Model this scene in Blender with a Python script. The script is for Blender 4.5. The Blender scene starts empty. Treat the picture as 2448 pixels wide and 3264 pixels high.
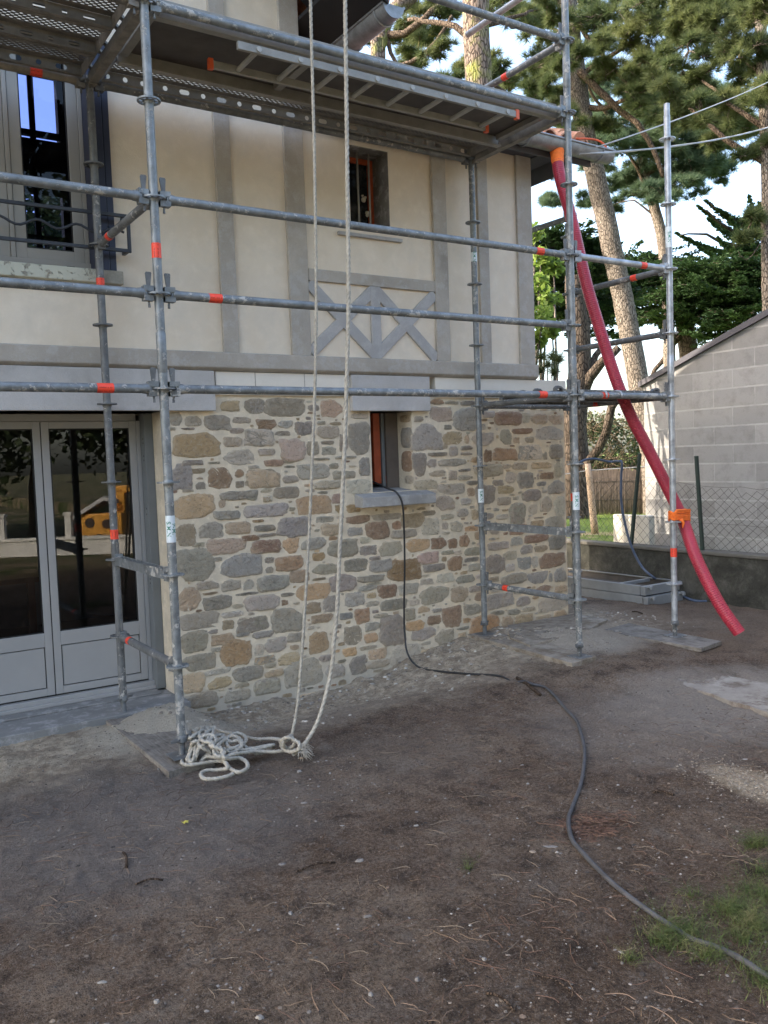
import bpy, bmesh, math, random
import numpy as np
from mathutils import Vector, Matrix
random.seed(7); RNG = np.random.default_rng(11)
S = bpy.context.scene; COL = S.collection
# ------------------------------------------------------------------ camera
CAMM = np.array([[0.83692687,-0.54613693,-0.03588684],[-0.06310297,-0.03115466,-0.99752063],[0.54366481,0.83711638,-0.06053704]])
FPX = 2742.7167; H = 1.60
cam = bpy.data.objects.new('camera', bpy.data.cameras.new('camera')); COL.objects.link(cam)
cam.data.sensor_fit = 'HORIZONTAL'; cam.data.sensor_width = 36; cam.data.lens = 36*FPX/2448
cam.data.clip_start = .05; cam.data.clip_end = 2000
_r, _u, _b = CAMM[0], -CAMM[1], -CAMM[2]
cam.matrix_world = Matrix(((_r[0],_u[0],_b[0],0),(_r[1],_u[1],_b[1],0),(_r[2],_u[2],_b[2],H),(0,0,0,1)))
S.camera = cam
# ------------------------------------------------------------------ light
SUN_EL = math.radians(34); SUN_ROT = math.radians(-63)
w = bpy.data.worlds.new('World'); S.world = w; w.use_nodes = True
sky = w.node_tree.nodes.new('ShaderNodeTexSky'); sky.sky_type = 'NISHITA'; sky.sun_disc = False
sky.sun_elevation = SUN_EL; sky.sun_rotation = SUN_ROT; sky.air_density = 1.0; sky.dust_density = 3.5; sky.ozone_density = .3
bg = w.node_tree.nodes['Background']; bg.inputs[1].default_value = .15
w.node_tree.links.new(sky.outputs[0], bg.inputs[0])
sd = bpy.data.lights.new('sun', 'SUN'); sd.energy = 2.5; sd.angle = math.radians(.5); sd.color = (1, .90, .76)
sun = bpy.data.objects.new('sun', sd); COL.objects.link(sun)
sdir = Vector((math.sin(SUN_ROT)*math.cos(SUN_EL), math.cos(SUN_ROT)*math.cos(SUN_EL), math.sin(SUN_EL)))
sun.rotation_euler = sdir.to_track_quat('Z', 'Y').to_euler(); sun.location = (0, 0, 30)
S.view_settings.view_transform = 'Standard'; S.view_settings.look = 'None'; S.view_settings.exposure = 2.42; S.view_settings.gamma = 1
S.cycles.max_bounces = 8; S.cycles.transparent_max_bounces = 16; S.cycles.use_denoising = True
# ------------------------------------------------------------------ helpers
def ray(u, v): return CAMM.T @ np.array([(u-1224)/FPX, (v-1632)/FPX, 1.])
def PY(u, v, y): d = ray(u, v); p = d*y/d[1]; return np.array([p[0], p[1], p[2]+H])
def PX(u, v, x): d = ray(u, v); p = d*x/d[0]; return np.array([p[0], p[1], p[2]+H])
def PZ(u, v, z): d = ray(u, v); p = d*(z-H)/d[2]; return np.array([p[0], p[1], z])
def PD(u, v, dep): d = ray(u, v)*dep; return np.array([d[0], d[1], d[2]+H])

def _h(ix, iy, s):
    n = (ix.astype(np.int64)*374761393 + iy.astype(np.int64)*668265263 + s*974634777) & 0x7fffffff
    n = ((n ^ (n >> 13))*1274126177) & 0x7fffffff
    return ((n ^ (n >> 16)) & 0xffff)/65535.
def vnoise(x, y, s=0):
    x = np.asarray(x, float); y = np.asarray(y, float)
    ix, iy = np.floor(x), np.floor(y); fx, fy = x-ix, y-iy
    fx = fx*fx*(3-2*fx); fy = fy*fy*(3-2*fy)
    a = _h(ix, iy, s); b = _h(ix+1, iy, s); c = _h(ix, iy+1, s); d = _h(ix+1, iy+1, s)
    return (a*(1-fx)+b*fx)*(1-fy)+(c*(1-fx)+d*fx)*fy
def fbm(x, y, o=4, s=0):
    t = 0; a = .5
    for i in range(o): t = t+a*vnoise(np.asarray(x)*2**i, np.asarray(y)*2**i, s+i*17); a *= .5
    return t
def sstep(a, b, x): t = np.clip((np.asarray(x, float)-a)/(b-a), 0, 1); return t*t*(3-2*t)

class MB:
    def __init__(s): s.v = []; s.f = []; s.m = []; s.c = None
    def add(s, vs, fs, m=0):
        o = len(s.v); s.v.extend([tuple(map(float, p)) for p in vs]); s.f.extend([tuple(i+o for i in f) for f in fs]); s.m.extend([m]*len(fs)); return s
    def box(s, x0, x1, y0, y1, z0, z1, m=0):
        v = [(x0,y0,z0),(x1,y0,z0),(x1,y1,z0),(x0,y1,z0),(x0,y0,z1),(x1,y0,z1),(x1,y1,z1),(x0,y1,z1)]
        return s.add(v, [(3,2,1,0),(4,5,6,7),(0,1,5,4),(1,2,6,5),(2,3,7,6),(3,0,4,7)], m)
    def obox(s, c, ax, ay, az, m=0):
        c, ax, ay, az = map(np.asarray, (c, ax, ay, az)); v = []
        for k in (-1, 1):
            for i, j in ((-1,-1),(1,-1),(1,1),(-1,1)): v.append(c+i*ax+j*ay+k*az)
        return s.add(v, [(3,2,1,0),(4,5,6,7),(0,1,5,4),(1,2,6,5),(2,3,7,6),(3,0,4,7)], m)
    def path(s, pts, r, n=12, m=0, cap=True, prof=None, twist=0.):
        P = [np.asarray(p, float) for p in pts]; k = len(P); R = r if hasattr(r, '__len__') else [r]*k
        t0 = P[1]-P[0]; t0 = t0/np.linalg.norm(t0); up = np.array([0,0,1.]) if abs(t0[2]) < .9 else np.array([1.,0,0])
        a = np.cross(t0, up); a /= np.linalg.norm(a); vs = []; ln = 0
        for i in range(k):
            t = P[min(i+1,k-1)]-P[max(i-1,0)]; t = t/(np.linalg.norm(t)+1e-12)
            a = a-t*np.dot(a, t); a /= (np.linalg.norm(a)+1e-12); b = np.cross(t, a)
            if i: ln += np.linalg.norm(P[i]-P[i-1])
            for j in range(n):
                th = 2*math.pi*j/n; q = th+twist*ln
                rr = R[i]*(prof(th) if prof else 1)
                vs.append(P[i]+rr*(math.cos(q)*a+math.sin(q)*b))
        fs = [(i*n+j, i*n+(j+1)%n, (i+1)*n+(j+1)%n, (i+1)*n+j) for i in range(k-1) for j in range(n)]
        if cap: fs += [tuple(range(n-1,-1,-1)), tuple((k-1)*n+j for j in range(n))]
        return s.add(vs, fs, m)
    def tube(s, p0, p1, r, n=16, m=0, seg=1):
        p0, p1 = np.asarray(p0, float), np.asarray(p1, float)
        return s.path([p0+(p1-p0)*i/seg for i in range(seg+1)], r, n, m)
    def prism(s, poly, o, ax, ay, az, m=0):
        "poly 2d in (ax, ay), extruded by az"
        o, ax, ay, az = map(lambda q: np.asarray(q, float), (o, ax, ay, az)); n = len(poly)
        v = [o+a*ax+b*ay for a, b in poly]+[o+a*ax+b*ay+az for a, b in poly]
        return s.add(v, [tuple(range(n-1,-1,-1)), tuple(range(n, 2*n))]+[(i, (i+1)%n, n+(i+1)%n, n+i) for i in range(n)], m)
    def build(s, name, mats, parent=None, smooth=False, bevel=0, col=None, autos=False):
        me = bpy.data.meshes.new(name); o = bpy.data.objects.new(name, me); COL.objects.link(o)
        off = np.zeros(3)
        if parent is not None:
            root = parent
            while root.parent: root = root.parent
            off = np.array(root.location); o.parent = parent
        V = np.array(s.v, np.float64)-off
        me.from_pydata(V.tolist(), [], s.f)
        if not isinstance(mats, (list, tuple)): mats = [mats]
        for q in mats: me.materials.append(q)
        if any(s.m): me.polygons.foreach_set('material_index', s.m)
        if smooth: me.polygons.foreach_set('use_smooth', [True]*len(me.polygons))
        if col is not None:
            at = me.color_attributes.new('col', 'FLOAT_COLOR', 'POINT'); at.data.foreach_set('color', np.asarray(col, np.float32).ravel())
        me.update()
        if autos:
            for e in me.edges: pass
            me.polygons.foreach_set('use_smooth', [True]*len(me.polygons)); me.set_sharp_from_angle(angle=math.radians(40))
        if bevel:
            b = o.modifiers.new('bevel', 'BEVEL'); b.width = bevel; b.segments = 2; b.limit_method = 'ANGLE'; b.angle_limit = math.radians(40)
        return o
def tag(o, label=None, cat=None, group=None, kind=None):
    if label: o['label'] = label
    if cat: o['category'] = cat
    if group: o['group'] = group
    if kind: o['kind'] = kind
    return o
def thing(name, loc, label, cat, group=None):
    o = bpy.data.objects.new(name, None); COL.objects.link(o); o.location = tuple(loc); o.empty_display_size = .1
    return tag(o, label, cat, group)
def spline(pts, step=.02):
    P = np.array(pts, float); out = []
    for i in range(len(P)-1):
        p0 = P[max(i-1,0)]; p1 = P[i]; p2 = P[i+1]; p3 = P[min(i+2,len(P)-1)]
        n = max(2, int(np.linalg.norm(p2-p1)/step))
        for k in range(n):
            t = k/n; out.append(.5*((2*p1)+(-p0+p2)*t+(2*p0-5*p1+4*p2-p3)*t*t+(-p0+3*p1-3*p2+p3)*t**3))
    out.append(P[-1]); return out
# ------------------------------------------------------------------ materials
class NT:
    def __init__(s, name):
        s.m = bpy.data.materials.new(name); s.m.use_nodes = True; s.t = s.m.node_tree; s.n = s.t.nodes; s.l = s.t.links
        s.p = s.n['Principled BSDF']; s.out = s.n['Material Output']
        tc = s.n.new('ShaderNodeTexCoord'); s.co = tc.outputs['Object']
    def map(s, scale=(1,1,1), rot=(0,0,0)):
        q = s.n.new('ShaderNodeMapping'); q.inputs['Scale'].default_value = scale; q.inputs['Rotation'].default_value = rot; s.l.new(s.co, q.inputs[0]); return q.outputs[0]
    def noise(s, sc, det=4, rough=.6, vec=None, dist=0):
        q = s.n.new('ShaderNodeTexNoise'); q.inputs['Scale'].default_value = sc; q.inputs['Detail'].default_value = det; q.inputs['Roughness'].default_value = rough; q.inputs['Distortion'].default_value = dist
        s.l.new(vec if vec is not None else s.co, q.inputs['Vector']); return q.outputs['Fac']
    def voro(s, sc, feat='F1', vec=None, out='Distance'):
        q = s.n.new('ShaderNodeTexVoronoi'); q.feature = feat; q.inputs['Scale'].default_value = sc; s.l.new(vec if vec is not None else s.co, q.inputs['Vector']); return q.outputs[out]
    def ramp(s, fac, stops):
        q = s.n.new('ShaderNodeValToRGB'); e = q.color_ramp.elements
        while len(e) > 1: e.remove(e[-1])
        for i, (p, c) in enumerate(stops):
            k = e[0] if i == 0 else e.new(p)
            k.position = p; k.color = (c[0], c[1], c[2], 1) if hasattr(c, '__len__') else (c, c, c, 1)
        s.l.new(fac, q.inputs[0]); return q.outputs[0]
    def mix(s, a, b, fac, mode='MIX'):
        q = s.n.new('ShaderNodeMix'); q.data_type = 'RGBA'; q.blend_type = mode
        for k, x in ((6, a), (7, b)):
            if hasattr(x, 'is_output'): s.l.new(x, q.inputs[k])
            else: q.inputs[k].default_value = (x[0], x[1], x[2], 1)
        if hasattr(fac, 'is_output'): s.l.new(fac, q.inputs[0])
        else: q.inputs[0].default_value = fac
        return q.outputs[2]
    def math(s, op, a, b=None, c=None):
        q = s.n.new('ShaderNodeMath'); q.operation = op
        for i, x in enumerate((a, b, c)):
            if x is None: continue
            if hasattr(x, 'is_output'): s.l.new(x, q.inputs[i])
            else: q.inputs[i].default_value = x
        return q.outputs[0]
    def xyz(s):
        q = s.n.new('ShaderNodeSeparateXYZ'); s.l.new(s.co, q.inputs[0]); return q.outputs
    def attr(s, name):
        q = s.n.new('ShaderNodeAttribute'); q.attribute_name = name; return q.outputs['Color']
    def bump(s, h, dist=.01, strength=1.):
        q = s.n.new('ShaderNodeBump'); q.inputs['Distance'].default_value = dist; q.inputs['Strength'].default_value = strength; s.l.new(h, q.inputs['Height'])
        s.l.new(q.outputs[0], s.p.inputs['Normal']); return s
    def set(s, col=None, rough=None, metal=0., spec=None):
        if col is not None:
            if hasattr(col, 'is_output'): s.l.new(col, s.p.inputs['Base Color'])
            else: s.p.inputs['Base Color'].default_value = (*col, 1)
        if rough is not None:
            if hasattr(rough, 'is_output'): s.l.new(rough, s.p.inputs['Roughness'])
            else: s.p.inputs['Roughness'].default_value = rough
        s.p.inputs['Metallic'].default_value = metal
        if spec is not None: s.p.inputs['Specular IOR Level'].default_value = spec
        return s
def simple(name, c, rough=.6, metal=0., var=.15, sc=8, bump=0, bsc=60, spec=None):
    k = NT(name); n = k.noise(sc, 5); c = np.array(c)
    k.set(k.ramp(n, [(.3, c*(1-var)), (.7, np.minimum(c*(1+var), 1))]), rough, metal, spec)
    if bump: k.bump(k.noise(bsc, 6, .7), bump)
    return k.m
# galvanised steel with mortar splashes
def galv(name, base=(.18,.195,.20), splash=.59, metal=.35, rough=.5, warm=0):
    k = NT(name)
    a = k.noise(14, 5, .6); b = k.voro(55, out='Color'); bb = k.n.new('ShaderNodeSeparateColor'); k.l.new(b, bb.inputs[0])
    c = np.array(base)
    c1 = k.ramp(a, [(.3, c*.62), (.5, c), (.72, c*1.55)])
    c2 = k.mix(c1, c*1.25, k.math('MULTIPLY', bb.outputs[0], .35))
    sp = k.noise(26, 6, .68); sp2 = k.noise(3.1, 2)
    f = k.ramp(k.math('ADD', sp, k.math('MULTIPLY', k.math('SUBTRACT', sp2, .5), .35)), [(splash-.02, 0), (splash+.035, 1)])
    c3 = k.mix(c2, (.46,.44,.40), k.math('MULTIPLY', f, .8))
    rs = k.noise(7, 5, .7); fr = k.ramp(rs, [(.66, 0), (.74, 1)])
    c4 = k.mix(c3, (.13,.10,.075), k.math('MULTIPLY', fr, .45))
    k.set(c4, k.math('ADD', k.math('MULTIPLY', f, .35), rough), 0)
    k.l.new(k.math('MULTIPLY', k.math('SUBTRACT', 1.0, f), metal), k.p.inputs['Metallic'])
    k.bump(k.math('ADD', k.math('MULTIPLY', f, .6), k.math('MULTIPLY', k.noise(90, 4), .3)), .003)
    return k.m
M_galv = galv('galvanised_steel')
M_galv2 = galv('galvanised_steel_dull', (.13,.135,.135), .61, .25, .6)
M_galv3 = galv('galvanised_steel_bright', (.33,.35,.37), .68, .45, .42)
M_dark = galv('deck_steel', (.185,.17,.145), .70, .15, .65)
M_alu = simple('aluminium_rail', (.25,.24,.215), .5, .2, .15, 12, .0015)
M_tape = simple('red_tape', (.80,.065,.03), .5, 0, .12, 40)
M_capr = simple('orange_plastic', (.62,.10,.03), .5)
M_ply = simple('dark_plywood', (.080,.069,.060), .75, 0, .25, 6, .001)
M_wsticker = simple('white_sticker', (.62,.68,.70), .5, 0, .06, 30)
M_green = simple('green_print', (.05,.22,.15), .5)
M_blackp = simple('black_print', (.03,.015,.015), .6)

XA, XC, XE, XL = 1.555, 4.612, 5.695, -1.515
YF, YB = 4.513, 5.602
def LV(k): return 2.02+.5*k
R0 = .0242
scaf = thing('scaffold', (3.0, 5.05, 0), 'galvanised tube scaffold with decks standing in front of the stone and cream house', 'scaffold')

def rosette_mb(x, y, z):
    m = MB(); rad = [.024, .034, .051, .062]; n = 24; t = .0045
    cells = {(i, j) for j in range(n) for i in range(3) if not (i == 1 and j % 3 != 0)}
    def P(i, j, zz): a = 2*math.pi*(j % n)/n+.13; return (x+rad[i]*math.cos(a), y+rad[i]*math.sin(a), z+zz)
    for (i, j) in cells:
        vs = [P(i,j,t),P(i+1,j,t),P(i+1,j+1,t),P(i,j+1,t),P(i,j,-t),P(i+1,j,-t),P(i+1,j+1,-t),P(i,j+1,-t)]
        fs = [(0,1,2,3),(7,6,5,4)]
        if (i+1, j) not in cells: fs.append((1,5,6,2))
        if (i-1, j) not in cells: fs.append((0,3,7,4))
        if (i, (j+1) % n) not in cells: fs.append((3,2,6,7))
        if (i, (j-1) % n) not in cells: fs.append((0,4,5,1))
        m.add(vs, fs)
    m.path([(x,y,z-.018),(x,y,z-t),(x,y,z+t),(x,y,z+.012)], [.0262,.029,.029,.0262], 20)
    return m
def sleeve_text(parent, x, y, zc, lines, face, h=.1, rad=.0253):
    "white printed sleeve wrapped on a standard, letters running down the tube"
    m = MB(); n = 20; a0 = face-1.5; a1 = face+1.5
    vs = []; fs = []
    for i in range(n+1):
        a = a0+(a1-a0)*i/n
        for zz in (zc-h/2, zc+h/2): vs.append((x+rad*math.cos(a), y+rad*math.sin(a), zz))
    for i in range(n): fs.append((2*i, 2*i+2, 2*i+3, 2*i+1))
    m.add(vs, fs); st = m.build('printed_sleeve', M_wsticker, parent, smooth=True)
    for txt, da, size in lines:
        cu = bpy.data.curves.new('t', 'FONT'); cu.body = txt; cu.size = size; cu.align_x = 'CENTER'; cu.align_y = 'CENTER'; cu.offset = .0006
        to = bpy.data.objects.new('t', cu); COL.objects.link(to)
        dg = bpy.context.evaluated_depsgraph_get(); me = to.evaluated_get(dg).to_mesh()
        V = [v.co.copy() for v in me.vertices]; F = [tuple(p.vertices) for p in me.polygons]
        to.to_mesh_clear() if hasattr(to, 'to_mesh_clear') else None
        bpy.data.objects.remove(to)
        r2 = rad+.0012; q = MB()
        q.add([(x+r2*math.cos(face+da+v.y/r2), y+r2*math.sin(face+da+v.y/r2), zc-v.x) for v in V], F)
        q.build('printed_letters', M_green, st)
def tape_band(parent, p, axis, r, ln, f=1.0, mark=True):
    "red label tape wound on a tube at p"
    p = np.asarray(p, float); ax = np.asarray(axis, float); ax /= np.linalg.norm(ax)
    m = MB(); m.path([p-ax*ln/2, p, p+ax*ln/2], r+.0012, 18, cap=False)
    t = m.build('tape_band', M_tape, parent, smooth=True)
    if mark:
        up = np.array([0,0,1.]) if abs(ax[2]) < .9 else np.array([-1.,0,0]); b = np.cross(ax, up); b /= np.linalg.norm(b); a = np.cross(b, ax)
        q = MB(); rr = r+.0020; tocam = -p/np.linalg.norm(p); base = math.atan2(np.dot(tocam, b), np.dot(tocam, a))
        rd = random.Random(int(abs(p.sum())*1000))
        for row in range(2):
            th0 = base+(-.45 if row == 0 else .35)
            for k in range(int(ln/.006)):
                if rd.random() < .35: continue
                s0 = -ln/2+.004+k*.006
                if s0 > ln/2-.005: break
                for da in (rd.uniform(-.10, -.02), rd.uniform(.02, .10)):
                    vs = []
                    for (sa, aa) in ((0,-.028),(.0035,-.028),(.0035,.028),(0,.028)):
                        th = th0+da+aa; vs.append(p+ax*(s0+sa)+rr*(math.cos(th)*a+math.sin(th)*b))
                    q.add(vs, [(0,1,2,3)])
        if q.v: q.build('tape_print', M_blackp, t)
    return t
def wedge_head(mb, p, d, z):
    "cast ledger head: fork round the rosette, p = standard axis xy, d = unit xy direction of the tube"
    d = np.array([d[0], d[1], 0.]); s = np.array([-d[1], d[0], 0.]); c = np.array([p[0], p[1], z]); up = np.array([0,0,1.])
    for zz, hz in ((.026, .013), (-.027, .013)):
        poly = [(.030,-.013),(.058,-.017),(.085,-.024),(.085,.024),(.058,.017),(.030,.013)]
        mb.prism(poly, c+up*(zz-hz), d, s, up*2*hz)
    mb.path([c+d*.078, c+d*.088, c+d*.112], [.024, .029, .0262], 16)
    mb.prism([(.030,.036),(.062,.036),(.094,.020),(.094,-.020),(.062,-.037),(.030,-.037),(.030,-.012),(.066,-.008),(.066,.009),(.030,.012)], c-s*.016, d, up, s*.032)
def wedge_plate(mb, p, d, z):
    d = np.array([d[0], d[1], 0.]); s = np.array([-d[1], d[0], 0.]); c = np.array([p[0], p[1], z]); up = np.array([0,0,1.])
    mb.prism([(.049,-.065),(.056,-.065),(.060,.02),(.066,.105),(.062,.112),(.036,.112),(.033,.105),(.044,.02)], c-s*.004+d*.002, d, up, s*.008)
    mb.path([c+d*.053-up*.073, c+d*.053-up*.05], [.0075,.006], 8)

POLES = {}
def standard(nm, x, y, z0, z1, kmin, kmax, mat=None, joint=(), jack=True, bands=(), sleeves=()):
    m = MB(); m.tube((x,y,z0), (x,y,z1), R0, 20, seg=6)
    for zj in joint: m.path([(x,y,zj-.012),(x,y,zj-.008),(x,y,zj+.20),(x,y,zj+.204)], [R0,.0262,.0262,R0], 20)
    o = m.build('standard', mat or M_galv, scaf, autos=True)
    for k in range(kmin, kmax+1): rosette_mb(x, y, LV(k)).build('rosette', mat or M_galv, o, autos=True)
    if jack:
        zb = jack
        j = MB(); pts = []; rs = []
        zz = zb
        while zz < z0+.02: pts += [(x,y,zz),(x,y,zz+.005)]; rs += [.0165,.0195]; zz += .010
        j.path(pts, rs, 16)
        j.path([(x,y,z0-.028),(x,y,z0-.024),(x,y,z0+.006),(x,y,z0+.012)], [.026,.031,.031,.026], 16)
        for sg in (1, -1):
            a = .5; dx, dy = sg*math.cos(a), sg*math.sin(a)
            j.prism([(.026,-.016),(.075,-.009),(.085,0),(.075,.009),(.026,.016)], (x,y,z0-.014), (dx,dy,0), (-dy,dx,0), (0,0,.012))
        j.build('base_jack', M_galv2, o, autos=True)
        b = MB(); b.box(x-.07, x+.07, y-.07, y+.07, zb-.006, zb); b.build('base_plate', M_galv2, o, bevel=.004)
    for z, ln in bands: tape_band(o, (x,y,z), (0,0,1), R0, ln)
    for z, lines, h in sleeves: sleeve_text(o, x, y, z, lines, math.atan2(-y, -x)+.1, h)
    POLES[nm] = (x, y); return o
zA = lambda u, v: PY(u, v, YF)[2]
zB = lambda u, v: PY(u, v, YB)[2]
SMN = [('S.M.N', .05, .034)]
standard('A', XA, YF, .125, 5.9, -3, 7, joint=(zA(520,1182),), jack=.03, bands=[(zA(496,800), .078)], sleeves=[(zA(543,1686), [('S.M.N',-.55,.034),('P-M.',.62,.034)], .145)])
standard('B', XA, YB, .115, 4.06, -3, 4, joint=(), mat=M_galv2, jack=.005, bands=[(zB(319,900), .05), (zB(366,1703), .062)])
standard('C', XC, YF, .19, 6.6, -3, 9, joint=(zA(1830,1228), 4.2), jack=.10, bands=[], sleeves=[(zA(1831,1597), SMN, .13)])
standard('D', XC, YB, .20, 4.06, -3, 4, jack=.10, bands=[], sleeves=[(zB(1533,1580), SMN, .115), (zB(1510,820), SMN, .075)])
standard('E', XE, YF, .21, 4.20, -3, 4, mat=M_galv3, joint=(zA(2140,1215),), jack=.10, bands=[(zA(2153,1760), .072)], sleeves=[(zA(2131,757), SMN, .16)])
m_ = MB(); m_.tube((XE,YF,4.18), (XE,YF,4.29), .0215, 18); m_.build('spigot', M_galv3, scaf, smooth=False, autos=True)
standard('F', XE, YB, .21, LV(3)+.12, -3, 3, jack=.10, bands=[(1.20, .07)])
standard('G', XL, YF, .12, 5.9, -3, 7, jack=.04); standard('H', XL, YB, .12, 4.06, -3, 4, jack=.04)

def ledger(p, q, k, mat=None, bands=(), heads=(1, 1), kind='ledger'):
    p = np.array(p); q = np.array(q); d = (q-p)/np.linalg.norm(q-p); z = LV(k); m = MB(); wd = MB()
    L = np.linalg.norm(q-p); a = .09 if heads[0] else 0; b = L-.09 if heads[1] else L
    P0 = np.array([*(p+d*a), z]); P1 = np.array([*(p+d*b), z])
    m.tube(P0, P1, R0, 18, seg=8)
    if heads[0]: wedge_head(m, p, d, z); wedge_plate(wd, p, d, z)
    if heads[1]: wedge_head(m, q, -d, z); wedge_plate(wd, q, -d, z)
    o = m.build(kind, mat or M_galv, scaf, autos=True)
    if wd.v: wd.build('wedge', M_galv2, o)
    for t, ln in bands: tape_band(o, np.array([*(p+d*t), z]), (d[0], d[1], 0), R0, ln)
    return o
A, B, C_, D_, E_, F_, G_, H_ = [POLES[k] for k in 'ABCDEFGH']
fx = lambda u, v: PY(u, v, YF)[0]
ledger(G_, A, 0, bands=[(fx(334,1241)-XL, .085)]); ledger(G_, A, 1); ledger(G_, A, 2); ledger(G_, A, 4, M_dark); ledger(G_, A, 5)
ledger(A, C_, 0, bands=[(fx(1727,1265)-XA, .075)]); ledger(A, C_, 1, bands=[(fx(685,958)-XA, .075)]); ledger(A, C_, 2, bands=[(fx(1718,808)-XA, .07)])
ledger(A, C_, 4); ledger(A, C_, 5); ledger(A, C_, 6)
ledger(C_, E_, 0, bands=[(fx(1925,1262)-XC, .06)]); ledger(C_, E_, 2, M_galv3, bands=[(fx(2048,848)-XC, .065)])
ledger(H_, B, 4, M_dark, bands=[(PY(114,233,YB)[0]-XL, .07)]); ledger(B, D_, 4, M_galv2)
ledger(B, D_, -4+1, heads=(1,1)) if False else None
ledger(D_, F_, 0, M_galv2); 
fy = lambda u, v, x: PX(u, v, x)[1]
T = 'transom'
ledger(A, B, 2, M_galv2, bands=[(fy(350,750,XA)-YF, .05)], kind=T)
ledger(A, B, -3, M_galv2, bands=[(fy(415,2043,XA)-YF, .05)], kind=T)
ledger(C_, D_, 0, M_galv2, kind=T); ledger(C_, D_, -3, M_galv, bands=[(fy(1615,1872,XC)-YF, .06)], kind=T)
ledger(C_, D_, 5, M_galv, bands=[(fy(1612,250,XC)-YF, .06)], heads=(1,0), kind=T)
ledger(C_, D_, 6, M_galv3, heads=(1,0), kind=T)
ledger(E_, F_, 2, M_galv2, bands=[(fy(2023,885,XE)-YF, .06)], kind=T); ledger(E_, F_, 1, M_galv2, kind=T)
ledger(E_, F_, 0, M_galv2, bands=[(fy(1903,1292,XE)-YF, .055)], kind=T)
ledger(G_, H_, 2, kind=T); ledger(G_, H_, -3, kind=T)
def bearer(p, q, k, mat=M_dark, dz=0., top=True):
    "U profile transom that carries the decks"
    p = np.array(p); q = np.array(q); d = (q-p)/np.linalg.norm(q-p); s = np.array([-d[1], d[0]]); z = LV(k)+dz; L = np.linalg.norm(q-p)
    m = MB(); h = .055; wv = .026; t = .004
    prof = [(-wv,.0),(wv,0),(wv,h),(wv-t,h),(wv-t,t),(-wv+t,t),(-wv+t,h),(-wv,h)]
    m.prism(prof, (*(p+d*.085), z-.03), (s[0],s[1],0), (0,0,1), (d[0]*(L-.17), d[1]*(L-.17), 0))
    wedge_head(m, p, d, z); wedge_head(m, q, -d, z)
    o = m.build('deck_bearer', mat, scaf); wd = MB(); wedge_plate(wd, p, d, z); wedge_plate(wd, q, -d, z); wd.build('wedge', M_galv2, o); return o
bearer(A, B, 4); bearer(C_, D_, 4); bearer(G_, H_, 4); bearer(A, B, -2, M_galv); bearer(C_, D_, -2, M_galv)
# tie tube running from the end standard towards the back of the house, with its clamp
m = MB(); zt = PY(1797, 688, YB)[2]
m.tube((XE+.05, YB-.05, zt), (XE+.02, YB+2.4, zt+.02), R0, 16, seg=5); tie = m.build('tie_tube', M_galv2, scaf, autos=True)
m = MB(); m.path([(XE+.05,YB-.04,zt),(XE+.05,YB+.04,zt)], .036, 12); m.path([(XE,YB,zt-.045),(XE,YB,zt+.045)], .036, 12); m.box(XE-.03,XE+.07,YB-.05,YB-.035,zt-.03,zt+.03)
m.build('clamp', M_dark, tie, bevel=.003)

# --- decks
def perf_mat(name, base, px, py, rx, ry, mode='top'):
    k = NT(name); x = k.xyz(); n = k.noise(9, 5)
    c = np.array(base); k.set(k.ramp(n, [(.3, c*.75), (.7, c*1.3)]), .6, .15)
    if mode == 'top':
        v = k.math('DIVIDE', x[1], py); fv = k.math('FLOOR', v); off = k.math('MULTIPLY', k.math('MODULO', k.math('ABSOLUTE', fv), 2.0), .5)
        u = k.math('ADD', k.math('DIVIDE', x[0], px), off)
        du = k.math('MULTIPLY', k.math('SUBTRACT', k.math('FRACT', k.math('ADD', u, 100.)), .5), px/rx)
        dv = k.math('MULTIPLY', k.math('SUBTRACT', k.math('FRACT', k.math('ADD', v, 100.)), .5), py/ry)
        hole = k.math('LESS_THAN', k.math('ADD', k.math('MULTIPLY', du, du), k.math('MULTIPLY', dv, dv)), 1.)
    else:
        u = k.math('MULTIPLY', k.math('FRACT', k.math('ADD', k.math('DIVIDE', x[0], px), 100.)), px)
        zc = py; dz = k.math('SUBTRACT', x[2], zc)
        def caps(cx, hl, r):
            dx = k.math('MAXIMUM', k.math('SUBTRACT', k.math('ABSOLUTE', k.math('SUBTRACT', u, cx)), hl), 0.)
            return k.math('LESS_THAN', k.math('ADD', k.math('MULTIPLY', dx, dx), k.math('MULTIPLY', dz, dz)), r*r)
        hole = k.math('MAXIMUM', caps(px*.25, 0., rx), caps(px*.75, .018, rx))
    tr = k.n.new('ShaderNodeBsdfTransparent'); mx = k.n.new('ShaderNodeMixShader')
    k.l.new(hole, mx.inputs[0]); k.l.new(k.p.outputs[0], mx.inputs[1]); k.l.new(tr.outputs[0], mx.inputs[2]); k.l.new(mx.outputs[0], k.out.inputs[0])
    return k.m
ZD = LV(4)+.035
M_perf = perf_mat('perforated_sheet', (.165,.15,.128), .040, .017, .0105, .0050)
M_slot = perf_mat('slotted_web', (.185,.17,.145), .26, ZD+.005, .0155, 0, 'web')
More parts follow.
